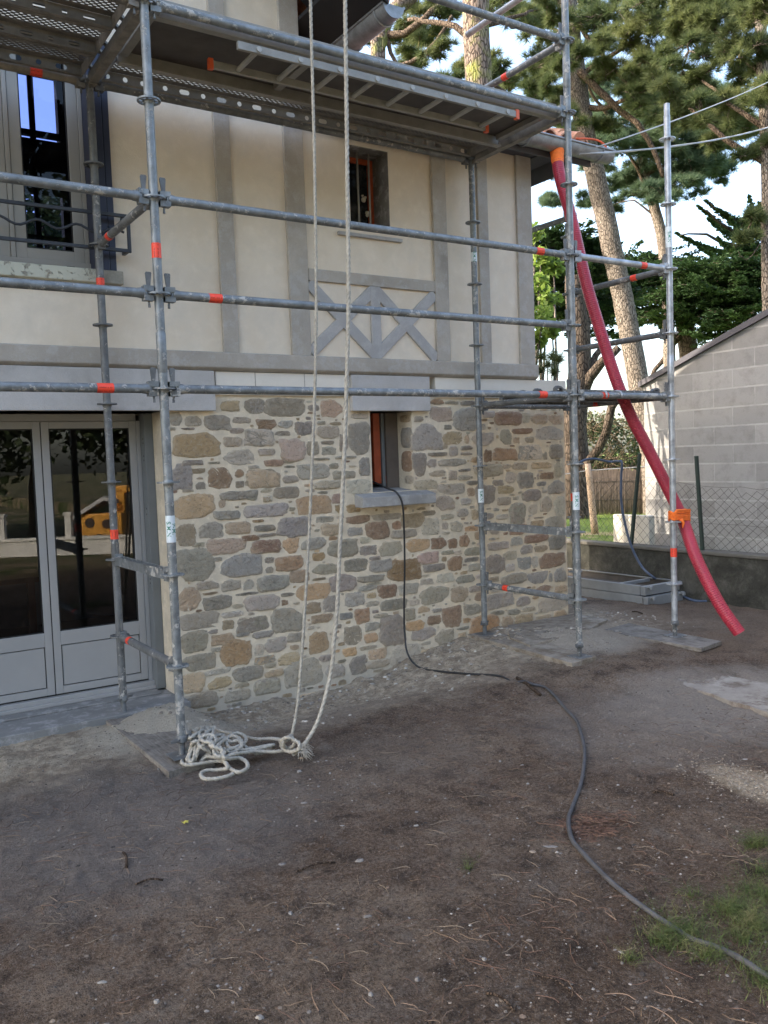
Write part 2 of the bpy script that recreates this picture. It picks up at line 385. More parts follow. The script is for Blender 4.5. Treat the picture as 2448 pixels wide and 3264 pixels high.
def steel_plank(x0, x1, y0, y1, slot=(True, True), mat=M_dark):
    o = MB(); t = .002; zt = ZD+.04
    o.box(x0, x1, y0, y0+.055, zt-t, zt); o.box(x0, x1, y1-.055, y1, zt-t, zt)
    o.box(x0, x1, y0+.055, y0+.075, zt-.012, zt-.010); o.box(x0, x1, y1-.075, y1-.055, zt-.012, zt-.010)
    o.box(x0, x1, y0, y0+.03, zt-.075, zt-.073); o.box(x0, x1, y1-.03, y1, zt-.075, zt-.073)
    for x in (x0, x1): o.box(x-.002, x+.002, y0, y1, zt-.075, zt)
    for xe, sg in ((x0, -1), (x1, 1)):
        for yy in (y0+.05, y1-.05): o.prism([(0,0),(.035,0),(.06,-.02),(.062,-.05),(.05,-.05),(.045,-.025),(.03,-.012),(0,-.012)], (xe, yy-.018, zt-.005), (sg,0,0), (0,0,1), (0,.036,0))
    p = o.build('deck_plank', mat, scaf)
    q = MB(); q.add([(x0,y0+.075,zt-.011),(x1,y0+.075,zt-.011),(x1,y1-.075,zt-.011),(x0,y1-.075,zt-.011)], [(0,1,2,3)]); q.build('perforated_tread', M_perf, p)
    for yy, sl in ((y0+.001, slot[0]), (y1-.001, slot[1])):
        q = MB(); q.add([(x0,yy,zt-.074),(x1,yy,zt-.074),(x1,yy,zt-.003),(x0,yy,zt-.003)], [(0,1,2,3)]); q.build('side_web', M_slot if sl else mat, p)
xs0, xs1 = XA+.06, XC-.06
for y0 in (4.56, 4.893, 5.226): steel_plank(XL+.06, XA-.06, y0, y0+.322)
steel_plank(xs0, xs1, 5.226, 5.548)
# hatch deck: aluminium frame with plywood board, ladder stowed beneath
m = MB(); zt = ZD+.03
for yy in (4.558, 5.165): m.prism([(0,0),(.045,0),(.045,.012),(.012,.02),(.012,.085),(.03,.09),(.03,.1),(0,.1)], (xs0, yy if yy < 5 else yy+.045, zt-.1), (0, 1 if yy < 5 else -1, 0), (0,0,1), (xs1-xs0,0,0))
for x in (xs0, xs0+1.0, xs1-.05): m.box(x, x+.05, 4.60, 5.165, zt-.06, zt-.02)
for xe, sg in ((xs0, -1), (xs1, 1)):
    for yy in (4.62, 5.12): m.prism([(0,0),(.035,0),(.06,-.02),(.062,-.05),(.05,-.05),(.045,-.025),(.03,-.012),(0,-.012)], (xe, yy-.018, zt-.005), (sg,0,0), (0,0,1), (0,.036,0))
hd = m.build('hatch_deck', M_alu, scaf, bevel=.002)
m = MB(); m.box(xs0, xs1, 4.572, 5.197, zt-.016, zt-.002); m.build('deck_board', M_ply, hd)
M_rung = simple('ladder_rung', (.34,.33,.30), .5, .2)
m = MB(); zl = 3.93
r1a, r1b = PZ(675,200,zl), PZ(1543,412,zl); r2a, r2b = PZ(760,140,zl), PZ(1641,369,zl)
ya, yb_ = .5*(r1a[1]+r1b[1]), .5*(r2a[1]+r2b[1])
for y, x0, x1 in ((ya, r1a[0], r1b[0]), (yb_, r2a[0], r2b[0])):
    m.prism([(-.012,-.022),(.012,-.022),(.012,.022),(-.012,.022)], (x0, y, zl), (0,1,0), (0,0,1), (x1-x0,0,0))
lad = m.build('ladder', M_alu, hd, bevel=.002)
m = MB(); nr = 8
for i in range(nr):
    x = r1a[0]+.17+i*(r1b[0]-r1a[0]-.2)/(nr-1)*.985
    MB().path([(x, yb_-.02, zl), (x, ya+.02, zl)], .0155, 12).build('rung', M_rung, lad, autos=True)

m = MB()
for y, xx in ((ya, r1a[0]), (ya, r1b[0]), (yb_, r2b[0])): m.box(xx-.014, xx+.014, y-.0145, y+.0145, zl-.031, zl+.031)
m.build('end_caps', M_capr, lad)
# short planks on the low end bay (level 0)
m = MB(); z0 = LV(0)+.055
for i, yy in enumerate((4.62, 5.0)):
    x0, x1 = XC+.02, XE-.02
    m.box(x0, x1, yy, yy+.32, z0-.006, z0-.002); m.box(x0, x1, yy, yy+.004, z0-.06, z0-.002); m.box(x0, x1, yy+.316, yy+.32, z0-.06, z0-.002)
    m.box(x0, x1, yy, yy+.03, z0-.064, z0-.06); m.box(x0, x1, yy+.29, yy+.32, z0-.064, z0-.06)
    for ya2 in (yy+.05, yy+.27):
        for xe, sg in ((x1, 1), (x0, -1)):
            m.prism([(-.04,-.005),(.0,.022),(.035,.027),(.055,.012),(.062,-.03),(.047,-.03),(.04,.0),(.025,.010),(0,.006),(-.04,-.02)], (xe, ya2-.017, z0), (sg,0,0), (0,0,1), (0,.034,0))
m.build('end_bay_plank', M_galv2, scaf, bevel=.002)
m = MB()
for xx in (PY(1924,1262,YF)[0], PY(1972,1262,YF)[0]):
    MB().path([(xx,YF+.10,LV(0)+.026),(xx,YF+.02,LV(0)+.036),(xx,YF-.02,LV(0)+.027),(xx,YF-.033,LV(0)+.002),(xx+.002,YF-.028,LV(0)-.02)], [.009,.010,.010,.009,.007], 8).build('deck_hook', M_galv3, scaf, smooth=True)
# ------------------------------------------------------------------ house
def render_mat(name, c, warm=None, stain=.0, rough=.9, bdist=.0016):
    k = NT(name); c = np.array(c); wv = np.array(warm if warm is not None else c)
    a = k.noise(1.6, 5, .6); b = k.noise(9, 5, .65); f = k.noise(140, 3, .6)
    col = k.mix(k.ramp(a, [(.32, wv), (.68, c)]), c*1.12, k.ramp(b, [(.5, 0), (.8, .55)]))
    col = k.mix(col, c*(1-stain), k.ramp(k.noise(3.3, 6, .7, dist=.4), [(.5, 0), (.72, 1)]))
    col = k.mix(col, c*.78, k.ramp(f, [(.55, 0), (.8, .35)]))
    k.set(col, rough, 0, .25); k.bump(k.math('ADD', k.math('MULTIPLY', b, .6), k.math('MULTIPLY', f, .4)), bdist*2.5); return k.m
M_cream = render_mat('cream_render', (.75,.67,.555), (.65,.555,.43), .14)
M_cream2 = render_mat('pale_band_render', (.74,.69,.60), (.72,.67,.59), .06)
def grey_mat(name, c=(.36,.35,.325), seed=0):
    k = NT(name); c = np.array(c); vec = k.map((1,1,1)); k.co = vec
    mp = k.n.new('ShaderNodeMapping'); mp.inputs['Location'].default_value = (seed*3.1, 0, seed); tc = k.n.new('ShaderNodeTexCoord'); k.l.new(tc.outputs['Object'], mp.inputs[0]); k.co = mp.outputs[0]
    a = k.noise(2.2, 6, .65, dist=.3); b = k.noise(11, 6, .7); f = k.noise(150, 3)
    col = k.ramp(a, [(.30, c*.74), (.44, c*.95), (.58, c*1.05), (.72, c*1.28)])
    col = k.mix(col, (.50,.49,.48), k.ramp(b, [(.50, 0), (.62, .4)])); col = k.mix(col, c*.7, k.ramp(f, [(.5, 0), (.8, .4)]))
    k.set(col, .88, 0, .25); k.bump(k.math('ADD', k.math('MULTIPLY', b, .7), k.math('MULTIPLY', f, .5)), .005); return k.m
M_grey = grey_mat('grey_timber_render', (.40,.365,.315)); M_grey2 = grey_mat('blue_grey_render', (.38,.37,.36), 2); M_lint = grey_mat('concrete_lintel', (.46,.44,.415), 5)
M_conc = grey_mat('concrete_sill', (.33,.325,.31), 9)
YW = 5.75
house = thing('house', (2.0, YW, 0), 'two storey house with stone ground floor, cream upper wall and grey mock timber beams', 'house')
# door opening and small windows
DX0, DX1, DZ0, DZ1 = -.80, 1.965, .02, 1.985
WX0, WX1, WZ0, WZ1 = 3.635, 4.035, 1.345, 1.985
ZT = 2.10
def mortar_mat():
    k = NT('lime_mortar'); x = k.xyz(); c = np.array((.76,.66,.50)); wv = np.array((.72,.59,.40))
    side = k.math('ADD', x[0], k.math('MULTIPLY', k.noise(1.3, 4), 1.2)); f = k.ramp(k.math('MULTIPLY', k.math('SUBTRACT', side, 2.7), 1.2), [(0, 0), (1, 1)])
    low = k.ramp(k.math('ADD', x[2], k.math('MULTIPLY', k.noise(2.2, 5), .5)), [(.15, 1), (.55, 0)])
    col = k.mix(c, wv, f); a = k.noise(6, 6, .7); g = k.noise(220, 3, .7)
    col = k.mix(col, c*.80, k.ramp(a, [(.42, .75), (.62, 0)])); col = k.mix(col, c*1.22, k.ramp(k.noise(17, 5), [(.55, 0), (.72, .6)]))
    col = k.mix(col, (.20,.17,.13), k.ramp(g, [(.60, 0), (.74, .55)])); col = k.mix(col, (.42,.39,.33), k.math('MULTIPLY', low, .5))
    k.set(col, .95, 0, .2); k.bump(k.math('ADD', k.math('MULTIPLY', a, 1.0), k.math('MULTIPLY', g, .35)), .014); return k.m
M_mort = mortar_mat()
m = MB(); T_ = .45
def wallx(m, x0, x1, z0, z1, y0=YW, y1=YW+T_): m.box(x0, x1, y0, y1, z0, z1)
ZG = -.4; XR = 5.745
wallx(m, -6, DX0, ZG, ZT); wallx(m, DX0, DX1, ZG, DZ0-.06); wallx(m, DX0, DX1, DZ1, ZT)
wallx(m, DX1, WX0, ZG, ZT); wallx(m, WX0, WX1, ZG, WZ0); wallx(m, WX0, WX1, WZ1, ZT); wallx(m, WX1, XR-.002, ZG, ZT)
m.box(XR-.40, XR-.001, YW+T_, 8.12, ZG, ZT)
stone_wall = m.build('stone_wall', M_mort, house)
# the stones: traced from the wall one by one, then the gaps filled with small ones
ST = {
(0,800): "1020,1070,1290,1210,o;1300,880,1410,940,t;1435,870,1560,955,g;1205,965,1355,1050,g;1000,950,1070,1025,g;1085,970,1185,1030,g;1370,975,1478,1012,w;1510,990,1618,1050,r;1350,1040,1430,1072,g;1310,1092,1418,1150,g;1435,1048,1605,1145,w;1315,1170,1492,1255,w;1520,1165,1615,1200,w;1070,1228,1195,1260,g;1220,1238,1295,1252,g;1000,1250,1135,1400,b;1117,1278,1205,1308,t;1225,1275,1362,1395,r;1380,1282,1435,1330,r;1385,1352,1433,1392,g;1150,1358,1208,1402,g;1448,1285,1645,1390,t;1020,1428,1260,1570,o;1285,1462,1325,1508,t;1295,1410,1510,1462,g;1545,1437,1600,1472,w;1435,1487,1690,1562,b;1255,1525,1410,1578,w;1065,1038,1140,1052,g",
(800,800): "-5,870,72,955,g;80,868,315,970,g;335,905,400,940,g;410,875,535,975,p;590,945,690,985,w;575,1005,697,1190,g;520,1080,570,1180,g;30,990,143,1045,r;160,997,245,1040,w;257,1005,365,1080,g;385,1028,518,1100,w;-40,1048,130,1145,w;145,1058,235,1085,g;172,1105,315,1230,p;330,1120,400,1200,w;412,1115,488,1138,g;413,1150,497,1198,b;45,1162,140,1200,w;75,1225,195,1265,r;185,1228,255,1248,w;275,1252,458,1340,b;195,1260,258,1275,g;355,1215,465,1230,g;460,1245,515,1278,w;635,1215,700,1320,b;490,1205,620,1220,g;475,1292,608,1340,g;-30,1285,170,1390,t;185,1320,275,1362,w;375,1348,535,1398,w;560,1345,705,1430,w;135,1387,285,1452,g;-25,1405,35,1465,g;58,1395,125,1420,w;70,1437,120,1475,t;265,1440,470,1548,o;225,1505,260,1528,g;475,1428,535,1482,p;495,1490,540,1540,o;560,1490,640,1535,o;10,1578,75,1595,o;20,1612,140,1648,g;1050,918,1185,1003,p;1055,870,1130,902,o;1140,880,1215,900,g;1235,880,1320,908,g;1190,925,1325,1055,b;1360,940,1430,980,w;1435,945,1590,1022,r;945,1018,1118,1168,g;1135,1022,1180,1050,b;1128,1062,1240,1135,t;1255,1080,1282,1130,t;1300,1068,1425,1145,w;1440,1080,1455,1100,t;1465,1050,1530,1135,g;1535,1042,1652,1075,r;1115,1138,1155,1162,w;1165,1145,1213,1205,g;1230,1145,1300,1170,b;1042,1183,1152,1207,g;1230,1183,1298,1200,g;1365,1168,1415,1238,r;1420,1158,1565,1230,o;1575,1145,1675,1225,w;950,1185,1030,1320,g;1030,1225,1090,1272,w;1105,1222,1265,1265,b;1290,1212,1350,1245,o;1365,1250,1430,1275,g;1480,1252,1530,1278,w;1535,1243,1620,1285,w;1310,1258,1482,1325,g;1050,1288,1145,1325,w;1160,1290,1210,1345,w;1220,1280,1292,1297,w;1217,1318,1285,1345,w;1497,1300,1555,1362,w;1563,1305,1659,1390,g;1268,1350,1345,1375,w;960,1345,1095,1400,w;1098,1367,1255,1430,g;1450,1378,1540,1425,t;1320,1375,1432,1490,g;1270,1392,1315,1440,t;1448,1445,1527,1495,g;1590,1412,1680,1465,g;1233,1452,1290,1492,w;1090,1440,1198,1522,g;1295,1520,1340,1580,t;1210,1515,1275,1562,w;1442,1548,1510,1575,w;1520,1485,1612,1600,g;1475,1517,1512,1530,t",
(1548,800): "55,945,210,1020,r;215,950,258,1010,w;268,957,360,1015,t;372,965,450,1020,t;290,1032,452,1110,w;232,1092,280,1125,g;200,1140,330,1225,w;335,1180,360,1225,w;372,1135,452,1220,g;165,1242,240,1285,w;265,1240,388,1278,t;403,1240,458,1330,w;115,1300,172,1360,w;185,1300,280,1390,g;300,1305,315,1340,g;322,1300,398,1340,r;298,1355,355,1380,b;365,1350,460,1425,w;40,1345,105,1380,w;72,1380,165,1425,t;190,1412,215,1425,g;218,1400,322,1468,g;332,1402,360,1422,w;67,1447,145,1492,g;320,1443,390,1530,g;400,1440,462,1555,w;158,1442,195,1462,w;145,1483,230,1600,g;250,1490,303,1545,w;65,1548,130,1578,w;95,1517,132,1530,t;262,1582,340,1618,t;283,1562,342,1572,g",
(0,1600): "1035,130,1150,260,t;1170,120,1310,215,w;1325,118,1470,190,t;1490,135,1615,170,g;1130,238,1200,265,g;1220,215,1445,305,p;1420,195,1520,228,r;1478,225,1650,300,r;1035,275,1255,460,w;1252,325,1305,348,g;1300,305,1545,435,b;1555,325,1610,360,w;1155,465,1285,513,w;1297,460,1412,523,g;1430,457,1493,515,w;1512,430,1700,522,b;1050,500,1180,635,t;1190,530,1280,545,t;1385,530,1520,548,g;1195,550,1365,633,b;1435,548,1635,635,w;1365,600,1430,625,w;1055,650,1285,745,g;1303,643,1430,677,w;1305,695,1375,750,t;1395,675,1575,765,g;1060,758,1220,885,w;1225,750,1280,775,g;1235,775,1375,838,t;1385,770,1465,790,w;1485,762,1605,797,b;1240,855,1298,880,w;1290,810,1475,960,q;1500,838,1550,895,w;1560,800,1682,880,g;1065,895,1270,990,g;1495,905,1615,953,t;1210,978,1355,1012,w;1070,1005,1205,1120,t;1225,1030,1360,1092,t;1370,965,1545,1050,g;1555,985,1665,1025,t;1380,1062,1465,1088,w;1318,1100,1470,1168,w;1490,1040,1645,1130,g;1085,1118,1280,1205,g",
(800,1600): "155,90,350,205,b;5,222,178,300,r;38,185,150,205,g;382,85,485,120,g;410,125,535,195,t;560,80,700,128,r;715,68,885,105,g;565,150,655,200,b;885,65,1025,150,t;1000,50,1085,80,g;675,118,810,218,r;828,112,880,162,r;828,162,975,212,w;1005,100,1105,195,w;1118,72,1190,102,w;1120,120,1158,160,w;1172,115,1240,175,w;1122,175,1168,192,w;190,210,282,300,o;298,210,445,280,b;455,200,510,225,o;640,205,700,242,w;455,222,628,325,g;640,255,740,312,b;752,235,890,315,w;905,218,1048,290,o;1058,210,1143,275,r;1158,215,1212,272,r;1222,195,1285,262,r;1255,140,1335,172,o;980,295,1105,362,p;1115,285,1190,310,g;1195,285,1245,308,w;1255,268,1350,315,w;0,315,65,425,b;80,325,135,357,g;85,380,130,418,w;148,320,310,405,o;362,300,435,345,o;362,365,510,425,g;548,332,685,410,g;695,338,830,412,b;695,320,762,342,g;800,340,998,460,q;1010,365,1140,408,g;1155,320,1240,405,r;1120,322,1150,350,t;1255,325,1340,350,g;1278,360,1345,405,w;35,430,210,522,b;225,400,340,475,t;360,445,440,460,g;460,425,620,525,g;630,430,785,470,g;680,472,770,485,g;990,452,1070,485,w;1000,425,1040,440,w;1090,420,1192,475,w;1205,430,1312,475,w;270,480,470,572,o;632,490,740,522,b;745,485,855,562,r;865,478,985,542,g;990,498,1158,598,w;1172,498,1272,588,t;1282,490,1370,528,w;178,532,255,555,g;-5,548,162,635,g;178,575,218,608,r;552,528,668,612,w;420,548,520,648,g;680,532,735,565,t;675,582,755,612,w;760,572,915,635,g;930,572,992,608,w;310,590,410,655,t;980,612,1050,650,t;118,625,312,765,w;1062,625,1120,648,g;1248,600,1352,662,b;1125,608,1238,732,r;518,650,595,690,b;608,622,700,712,r;720,655,805,682,g;895,625,965,695,g;1035,665,1115,720,r;355,660,478,708,t;0,670,98,748,g;668,705,758,755,w;912,698,1022,755,o;945,740,1085,808,b;1210,732,1280,752,w;1245,680,1295,710,o;215,765,320,820,b;10,760,130,795,b;545,732,650,838,g;1080,750,1192,832,w;1218,765,1265,800,t;1285,665,1460,785,q;755,665,910,842,g;338,765,455,885,o;665,770,748,825,o;85,800,208,880,g;20,838,75,902,w;230,838,280,870,t;510,825,550,845,t;1000,820,1058,840,w;1100,835,1170,862,w;640,845,738,868,g;538,855,622,905,o;690,860,800,925,t;820,835,990,945,w;995,858,1112,930,t;20,905,140,950,g;160,885,285,955,t;395,898,485,938,g;682,925,820,975,w;580,905,682,1015,g;510,925,560,945,g;80,945,150,975,w;-5,970,70,1035,g;80,990,190,1025,w;195,925,420,1085,w;440,955,550,1030,w;15,1035,172,1125,g",
(1548,1600): "230,190,365,240,r;370,190,466,280,b;148,205,215,255,w;10,235,135,282,g;203,253,275,305,b;290,255,365,292,t;102,290,182,340,w;0,312,108,418,g;188,322,268,395,b;270,320,308,385,w;313,300,468,385,r;115,365,170,408,w;355,85,463,175,g;90,420,240,482,w;248,410,362,478,g;370,418,392,468,g;400,390,472,468,w;20,440,78,470,t;0,535,165,622,b;180,555,262,610,g;275,550,312,570,o;310,540,478,640,w;405,490,476,530,t;298,490,385,535,r;130,630,205,662,w;215,615,292,642,w;30,637,108,668,w;95,668,162,738,t;170,655,278,735,t;292,665,385,718,t;395,635,474,695,t;60,778,115,808,t"}
PAL = {'g': (.43,.37,.29), 'b': (.40,.36,.30), 'w': (.54,.47,.365), 't': (.54,.41,.265), 'o': (.54,.365,.205), 'r': (.38,.25,.16), 'p': (.52,.38,.285), 'q': (.43,.27,.135)}
stones = []
for (ox, oy), s in ST.items():
    for e in s.split(';'):
        a, b, c, d, k = e.split(','); a, b, c, d = [float(q)/1.8433 for q in (a, b, c, d)]
        um, vm = ox+(a+c)/2, oy+(b+d)/2
        x0 = PY(ox+a, vm, YW)[0]; x1 = PY(ox+c, vm, YW)[0]; z0 = PY(um, oy+d, YW)[2]; z1 = PY(um, oy+b, YW)[2]
        stones.append([(x0+x1)/2, (z0+z1)/2, (x1-x0)/2, (z1-z0)/2, k])
cell = .006; gx0, gz0 = -6., -.25; NX, NZ = int((XR-gx0)/cell)+2, int((2.12-gz0)/cell)+2
occ = np.zeros((NX, NZ), bool)
def mark(x0, x1, z0, z1, val=True):
    i0, i1 = max(0, int((x0-gx0)/cell)), min(NX, int((x1-gx0)/cell)+1); j0, j1 = max(0, int((z0-gz0)/cell)), min(NZ, int((z1-gz0)/cell)+1)
    occ[i0:i1, j0:j1] = val
def free(x0, x1, z0, z1):
    i0, i1 = max(0, int((x0-gx0)/cell)), min(NX, int((x1-gx0)/cell)+1); j0, j1 = max(0, int((z0-gz0)/cell)), min(NZ, int((z1-gz0)/cell)+1)
    return not occ[i0:i1, j0:j1].any()
mark(DX0-.02, DX1+.02, -.3, 2.2); mark(WX0, WX1, WZ0-.12, 2.2); mark(3.40, 4.20, 1.23, 1.36); mark(3.40, 4.20, 1.97, 2.2); mark(DX0-.5, 2.34, 1.96, 2.2)
mark(-7, 6, 2.09, 2.3); mark(XR-.012, XR+1, -1, 3)
kept = []
for st in stones:
    cx, cz, hx, hz, k = st
    if cx+hx > XR-.004: d = cx+hx-(XR-.004); cx -= d/2; hx -= d/2
    if cx-hx < DX1+.01 < cx+hx: d = DX1+.01-(cx-hx); cx += d/2; hx -= d/2
    kept.append([cx, cz, hx*1.04, hz*1.05, k, 0])
    mark(cx-hx*.97-.002, cx+hx*.97+.002, cz-hz*.96-.002, cz+hz*.96+.002)
rs = random.Random(5)
for (hx_, hz_, tries, pal) in ((.13,.055,900,'gwtrbo'), (.095,.045,1300,'gwtrbo'), (.07,.035,2200,'gwtrb'), (.05,.026,4500,'gwtr'), (.04,.014,7000,'gwt'), (.026,.010,9000,'gwtr'), (.013,.009,9000,'gwt')):
    for _ in range(tries):
        hx = hx_*rs.uniform(.75, 1.25); hz = hz_*rs.uniform(.75, 1.25); cx = rs.uniform(gx0, XR); cz = rs.uniform(gz0+.05, 2.09)
        if free(cx-hx-.003, cx+hx+.003, cz-hz-.002, cz+hz+.002):
            kept.append([cx, cz, hx, hz, rs.choice(pal), 1]); mark(cx-hx-.004, cx+hx+.004, cz-hz-.003, cz+hz+.003)
vs = []; fs = []; cols = []
for cx, cz, hx, hz, k, fill in kept:
    n = 36; big = max(hx, hz); box = []; wob = (rs.uniform(0, .06), rs.uniform(0, 6), rs.uniform(0, .05), rs.uniform(0, 6))
    cut = .68 if hx > .025 else .85
    for (sx, sz) in ((1,1),(-1,1),(-1,-1),(1,-1)):
        if rs.random() < cut:
            a_, b_ = rs.uniform(.15, .8), rs.uniform(.2, .85); p1, p2 = (sx, sz*(1-b_)), (sx*(1-a_), sz)
            box += [p1, p2] if sx*sz > 0 else [p2, p1]
        else: box.append((sx*rs.uniform(.88, 1.02), sz*rs.uniform(.86, 1.02)))
    q_ = []
    for i in range(len(box)):
        (ax_, az_), (bx_, bz_) = box[i], box[(i+1) % len(box)]
        q_ += [(ax_*.91+bx_*.09, az_*.91+bz_*.09), (ax_*.09+bx_*.91, az_*.09+bz_*.91)]
    seg = [math.hypot((q_[(i+1) % len(q_)][0]-q_[i][0])*hx, (q_[(i+1) % len(q_)][1]-q_[i][1])*hz) for i in range(len(q_))]; tot = sum(seg); rad = []
    for i in range(n):
        d_ = tot*i/n; j_ = 0
        while d_ > seg[j_]: d_ -= seg[j_]; j_ += 1
        t_ = d_/max(seg[j_], 1e-9); p, r_ = q_[j_], q_[(j_+1) % len(q_)]; w_ = 1+rs.uniform(-.06, .05)+wob[0]*math.cos(i*.55+wob[1])+wob[2]*math.cos(i*.9+wob[3])
        rad.append(((p[0]+(r_[0]-p[0])*t_)*hx*w_, (p[1]+(r_[1]-p[1])*t_)*hz*w_))
    o = len(vs); depth = min(.0075, .003+big*.04)*rs.uniform(.4, 1.4)
    prof = [(1.04, .004), (.99, -.45*depth), (.93, -.85*depth), (.66, -1.0*depth), (.33, -.97*depth)]
    tx, tz = rs.uniform(-.35, .35)*depth, rs.uniform(-.35, .35)*depth
    base = np.array(PAL[k]); j = rs.uniform(.78, 1.30); base = base*j*np.array([1+rs.uniform(-.05,.05), 1, 1+rs.uniform(-.08,.08)])
    for s_, dy in prof:
        for i in range(n):
            rr = 1+rs.uniform(-.03, .03) if s_ < .95 else 1
            px, pz = rad[i][0]*s_*rr, rad[i][1]*s_*rr
            dd = dy+((tx*px/hx+tz*pz/hz)*s_ if s_ < 1 else 0)+(rs.uniform(-.0035, .0035)*min(1, big/.06) if s_ < .985 else 0)
            x_ = min(cx+px, XR+.008)
            mm = (.85 if s_ > 1 else rs.uniform(.15, .75)*(.8 if s_ > .98 else .35) if s_ > .9 else 0); cc_ = base*(1-mm)+np.array((.60,.52,.40))*mm
            vs.append((x_, YW+dd, cz+pz)); cols.append((*cc_, 1))
    vs.append((cx, YW-depth, cz)); cols.append((*base, 1))
    for a in range(len(prof)-1):
        for i in range(n): fs.append((o+a*n+i, o+a*n+(i+1)%n, o+(a+1)*n+(i+1)%n, o+(a+1)*n+i))
    a = len(prof)-1; c = o+len(prof)*n
    for i in range(n): fs.append((o+a*n+i, o+a*n+(i+1)%n, c))
k = NT('granite_rubble'); base = k.attr('col')
a = k.noise(34, 6, .8, dist=.5); b = k.noise(120, 4, .8); c3 = k.noise(11, 5, .7)
col = k.mix(base, (.44,.33,.20), k.ramp(c3, [(.52, 0), (.68, .45)])); col = k.mix(col, (.14,.135,.13), k.ramp(a, [(.36, .55), (.46, 0)])); col = k.mix(col, (.56,.51,.42), k.ramp(a, [(.53, 0), (.68, .65)]))
col = k.mix(col, (.10,.09,.08), k.ramp(b, [(.60, 0), (.70, .55)])); col = k.mix(col, (.60,.56,.48), k.ramp(b, [(.30, .55), (.40, 0)]))
k.set(col, .85, 0, .3); k.bump(k.math('ADD', a, k.math('MULTIPLY', b, .35)), .022); M_stone = k.m
q = MB(); q.v = vs; q.f = [tuple(reversed(f)) for f in fs]; q.m = [0]*len(fs)
sto = q.build('rubble_stones', M_stone, stone_wall, smooth=True, col=cols); sto['kind'] = 'stuff'
# reveal stones beside the small window
q = MB()
vs = []; fs = []; cols = []
for zc, hz, y0, y1, kc in ((1.775,.085,YW+.0,YW+.17,'b'), (1.58,.085,YW,YW+.17,'r'), (1.93,.03,YW+.01,YW+.17,'t'), (1.43,.035,YW,YW+.13,'w')):
    o = len(vs); n = 20
    for s_, dd in ((1.02, .003), (.93, -.004), (.5, -.007)):
        for i in range(n):
            t = 2*math.pi*i/n; r = (abs(math.cos(t))**4+abs(math.sin(t))**4)**-.25*(1+rs.uniform(-.05,.05))
            vs.append((WX1+dd, max(YW-.004, (y0+y1)/2+(y1-y0)/2*r*s_*math.cos(t)), zc+hz*r*s_*math.sin(t))); cols.append((*PAL[kc], 1))
    for a in range(2):
        for i in range(n): fs.append((o+a*n+i, o+a*n+(i+1)%n, o+(a+1)*n+(i+1)%n, o+(a+1)*n+i))
    fs.append(tuple(o+2*n+i for i in range(n)))
q.v = vs; q.f = fs; q.m = [0]*len(fs); q.build('reveal_stones', M_stone, stone_wall, smooth=True, col=cols)
# bands and lintels between the storeys
m = MB(); m.box(2.352, 3.448, YW-.022, YW+.1, 2.098, 2.262); m.build('pale_band', M_cream2, house, bevel=.004); m = MB(); m.box(4.268, XR+.012, YW-.022, YW+.4, 2.098, 2.262)
for xj in (2.72, 3.20, 4.93): pass
bd = m.build('pale_band', M_cream2, house, bevel=.004)
m = MB()
for xj in (2.652, 3.052, 4.70): m.box(xj, xj+.006, YW-.0235, YW-.02, 2.10, 2.26)
m.build('band_joint', M_grey, bd)
m = MB(); m.box(-1.3, 2.336, YW-.045, YW+.3, 1.985, 2.262); m.build('door_lintel', M_lint, house, bevel=.004)
m = MB(); m.box(3.452, 4.195, YW-.045, YW+.3, 1.985, 2.262); m.build('window_lintel', M_lint, house, bevel=.004)
m = MB(); sy0 = YW-.125
m.add([(3.465,sy0,1.235),(4.165,sy0,1.235),(4.165,YW+.02,1.235),(3.465,YW+.02,1.235),(3.465,sy0,1.315),(4.165,sy0,1.315),(4.165,YW+.02,1.345),(3.465,YW+.02,1.345)], [(3,2,1,0),(4,5,6,7),(0,1,5,4),(1,2,6,5),(2,3,7,6),(3,0,4,7)])
m.add([(WX0+.002,YW+.018,1.30),(WX1-.002,YW+.018,1.30),(WX1-.002,YW+.44,1.30),(WX0+.002,YW+.44,1.30),(WX0+.002,YW+.018,1.346),(WX1-.002,YW+.018,1.346),(WX1-.002,YW+.44,1.39),(WX0+.002,YW+.44,1.39)], [(3,2,1,0),(4,5,6,7),(0,1,5,4),(1,2,6,5),(2,3,7,6),(3,0,4,7)])
m.build('window_sill', M_conc, house, bevel=.006)
# upper wall with openings
UX1 = 5.385; UZ0 = 2.262; UZ1 = 4.42
Q1 = (-.40, 1.60, 2.89, 4.36)   # big window
Q2 = (3.525, 3.890, 3.385, 4.02)  # barred window
m = MB(); y0, y1 = YW, YW+.34
for a in ((-6,Q1[0],UZ0,6.4),(Q1[0],Q1[1],UZ0,Q1[2]),(Q1[0],Q1[1],Q1[3],6.4),(Q1[1],3.13,UZ0,6.4),(3.13,Q2[0],UZ0,UZ1),(Q2[0],Q2[1],UZ0,Q2[2]),(Q2[0],Q2[1],Q2[3],UZ1),(Q2[1],UX1,UZ0,UZ1)): m.box(a[0],a[1],y0,y1,a[2],a[3])
m.box(UX1-.34, UX1-.001, y1, 8.12, UZ0, UZ1); m.box(3.13-.34, 3.129, y1, 8.6, UZ1, 4.8)
m.build('upper_wall', M_cream, house)
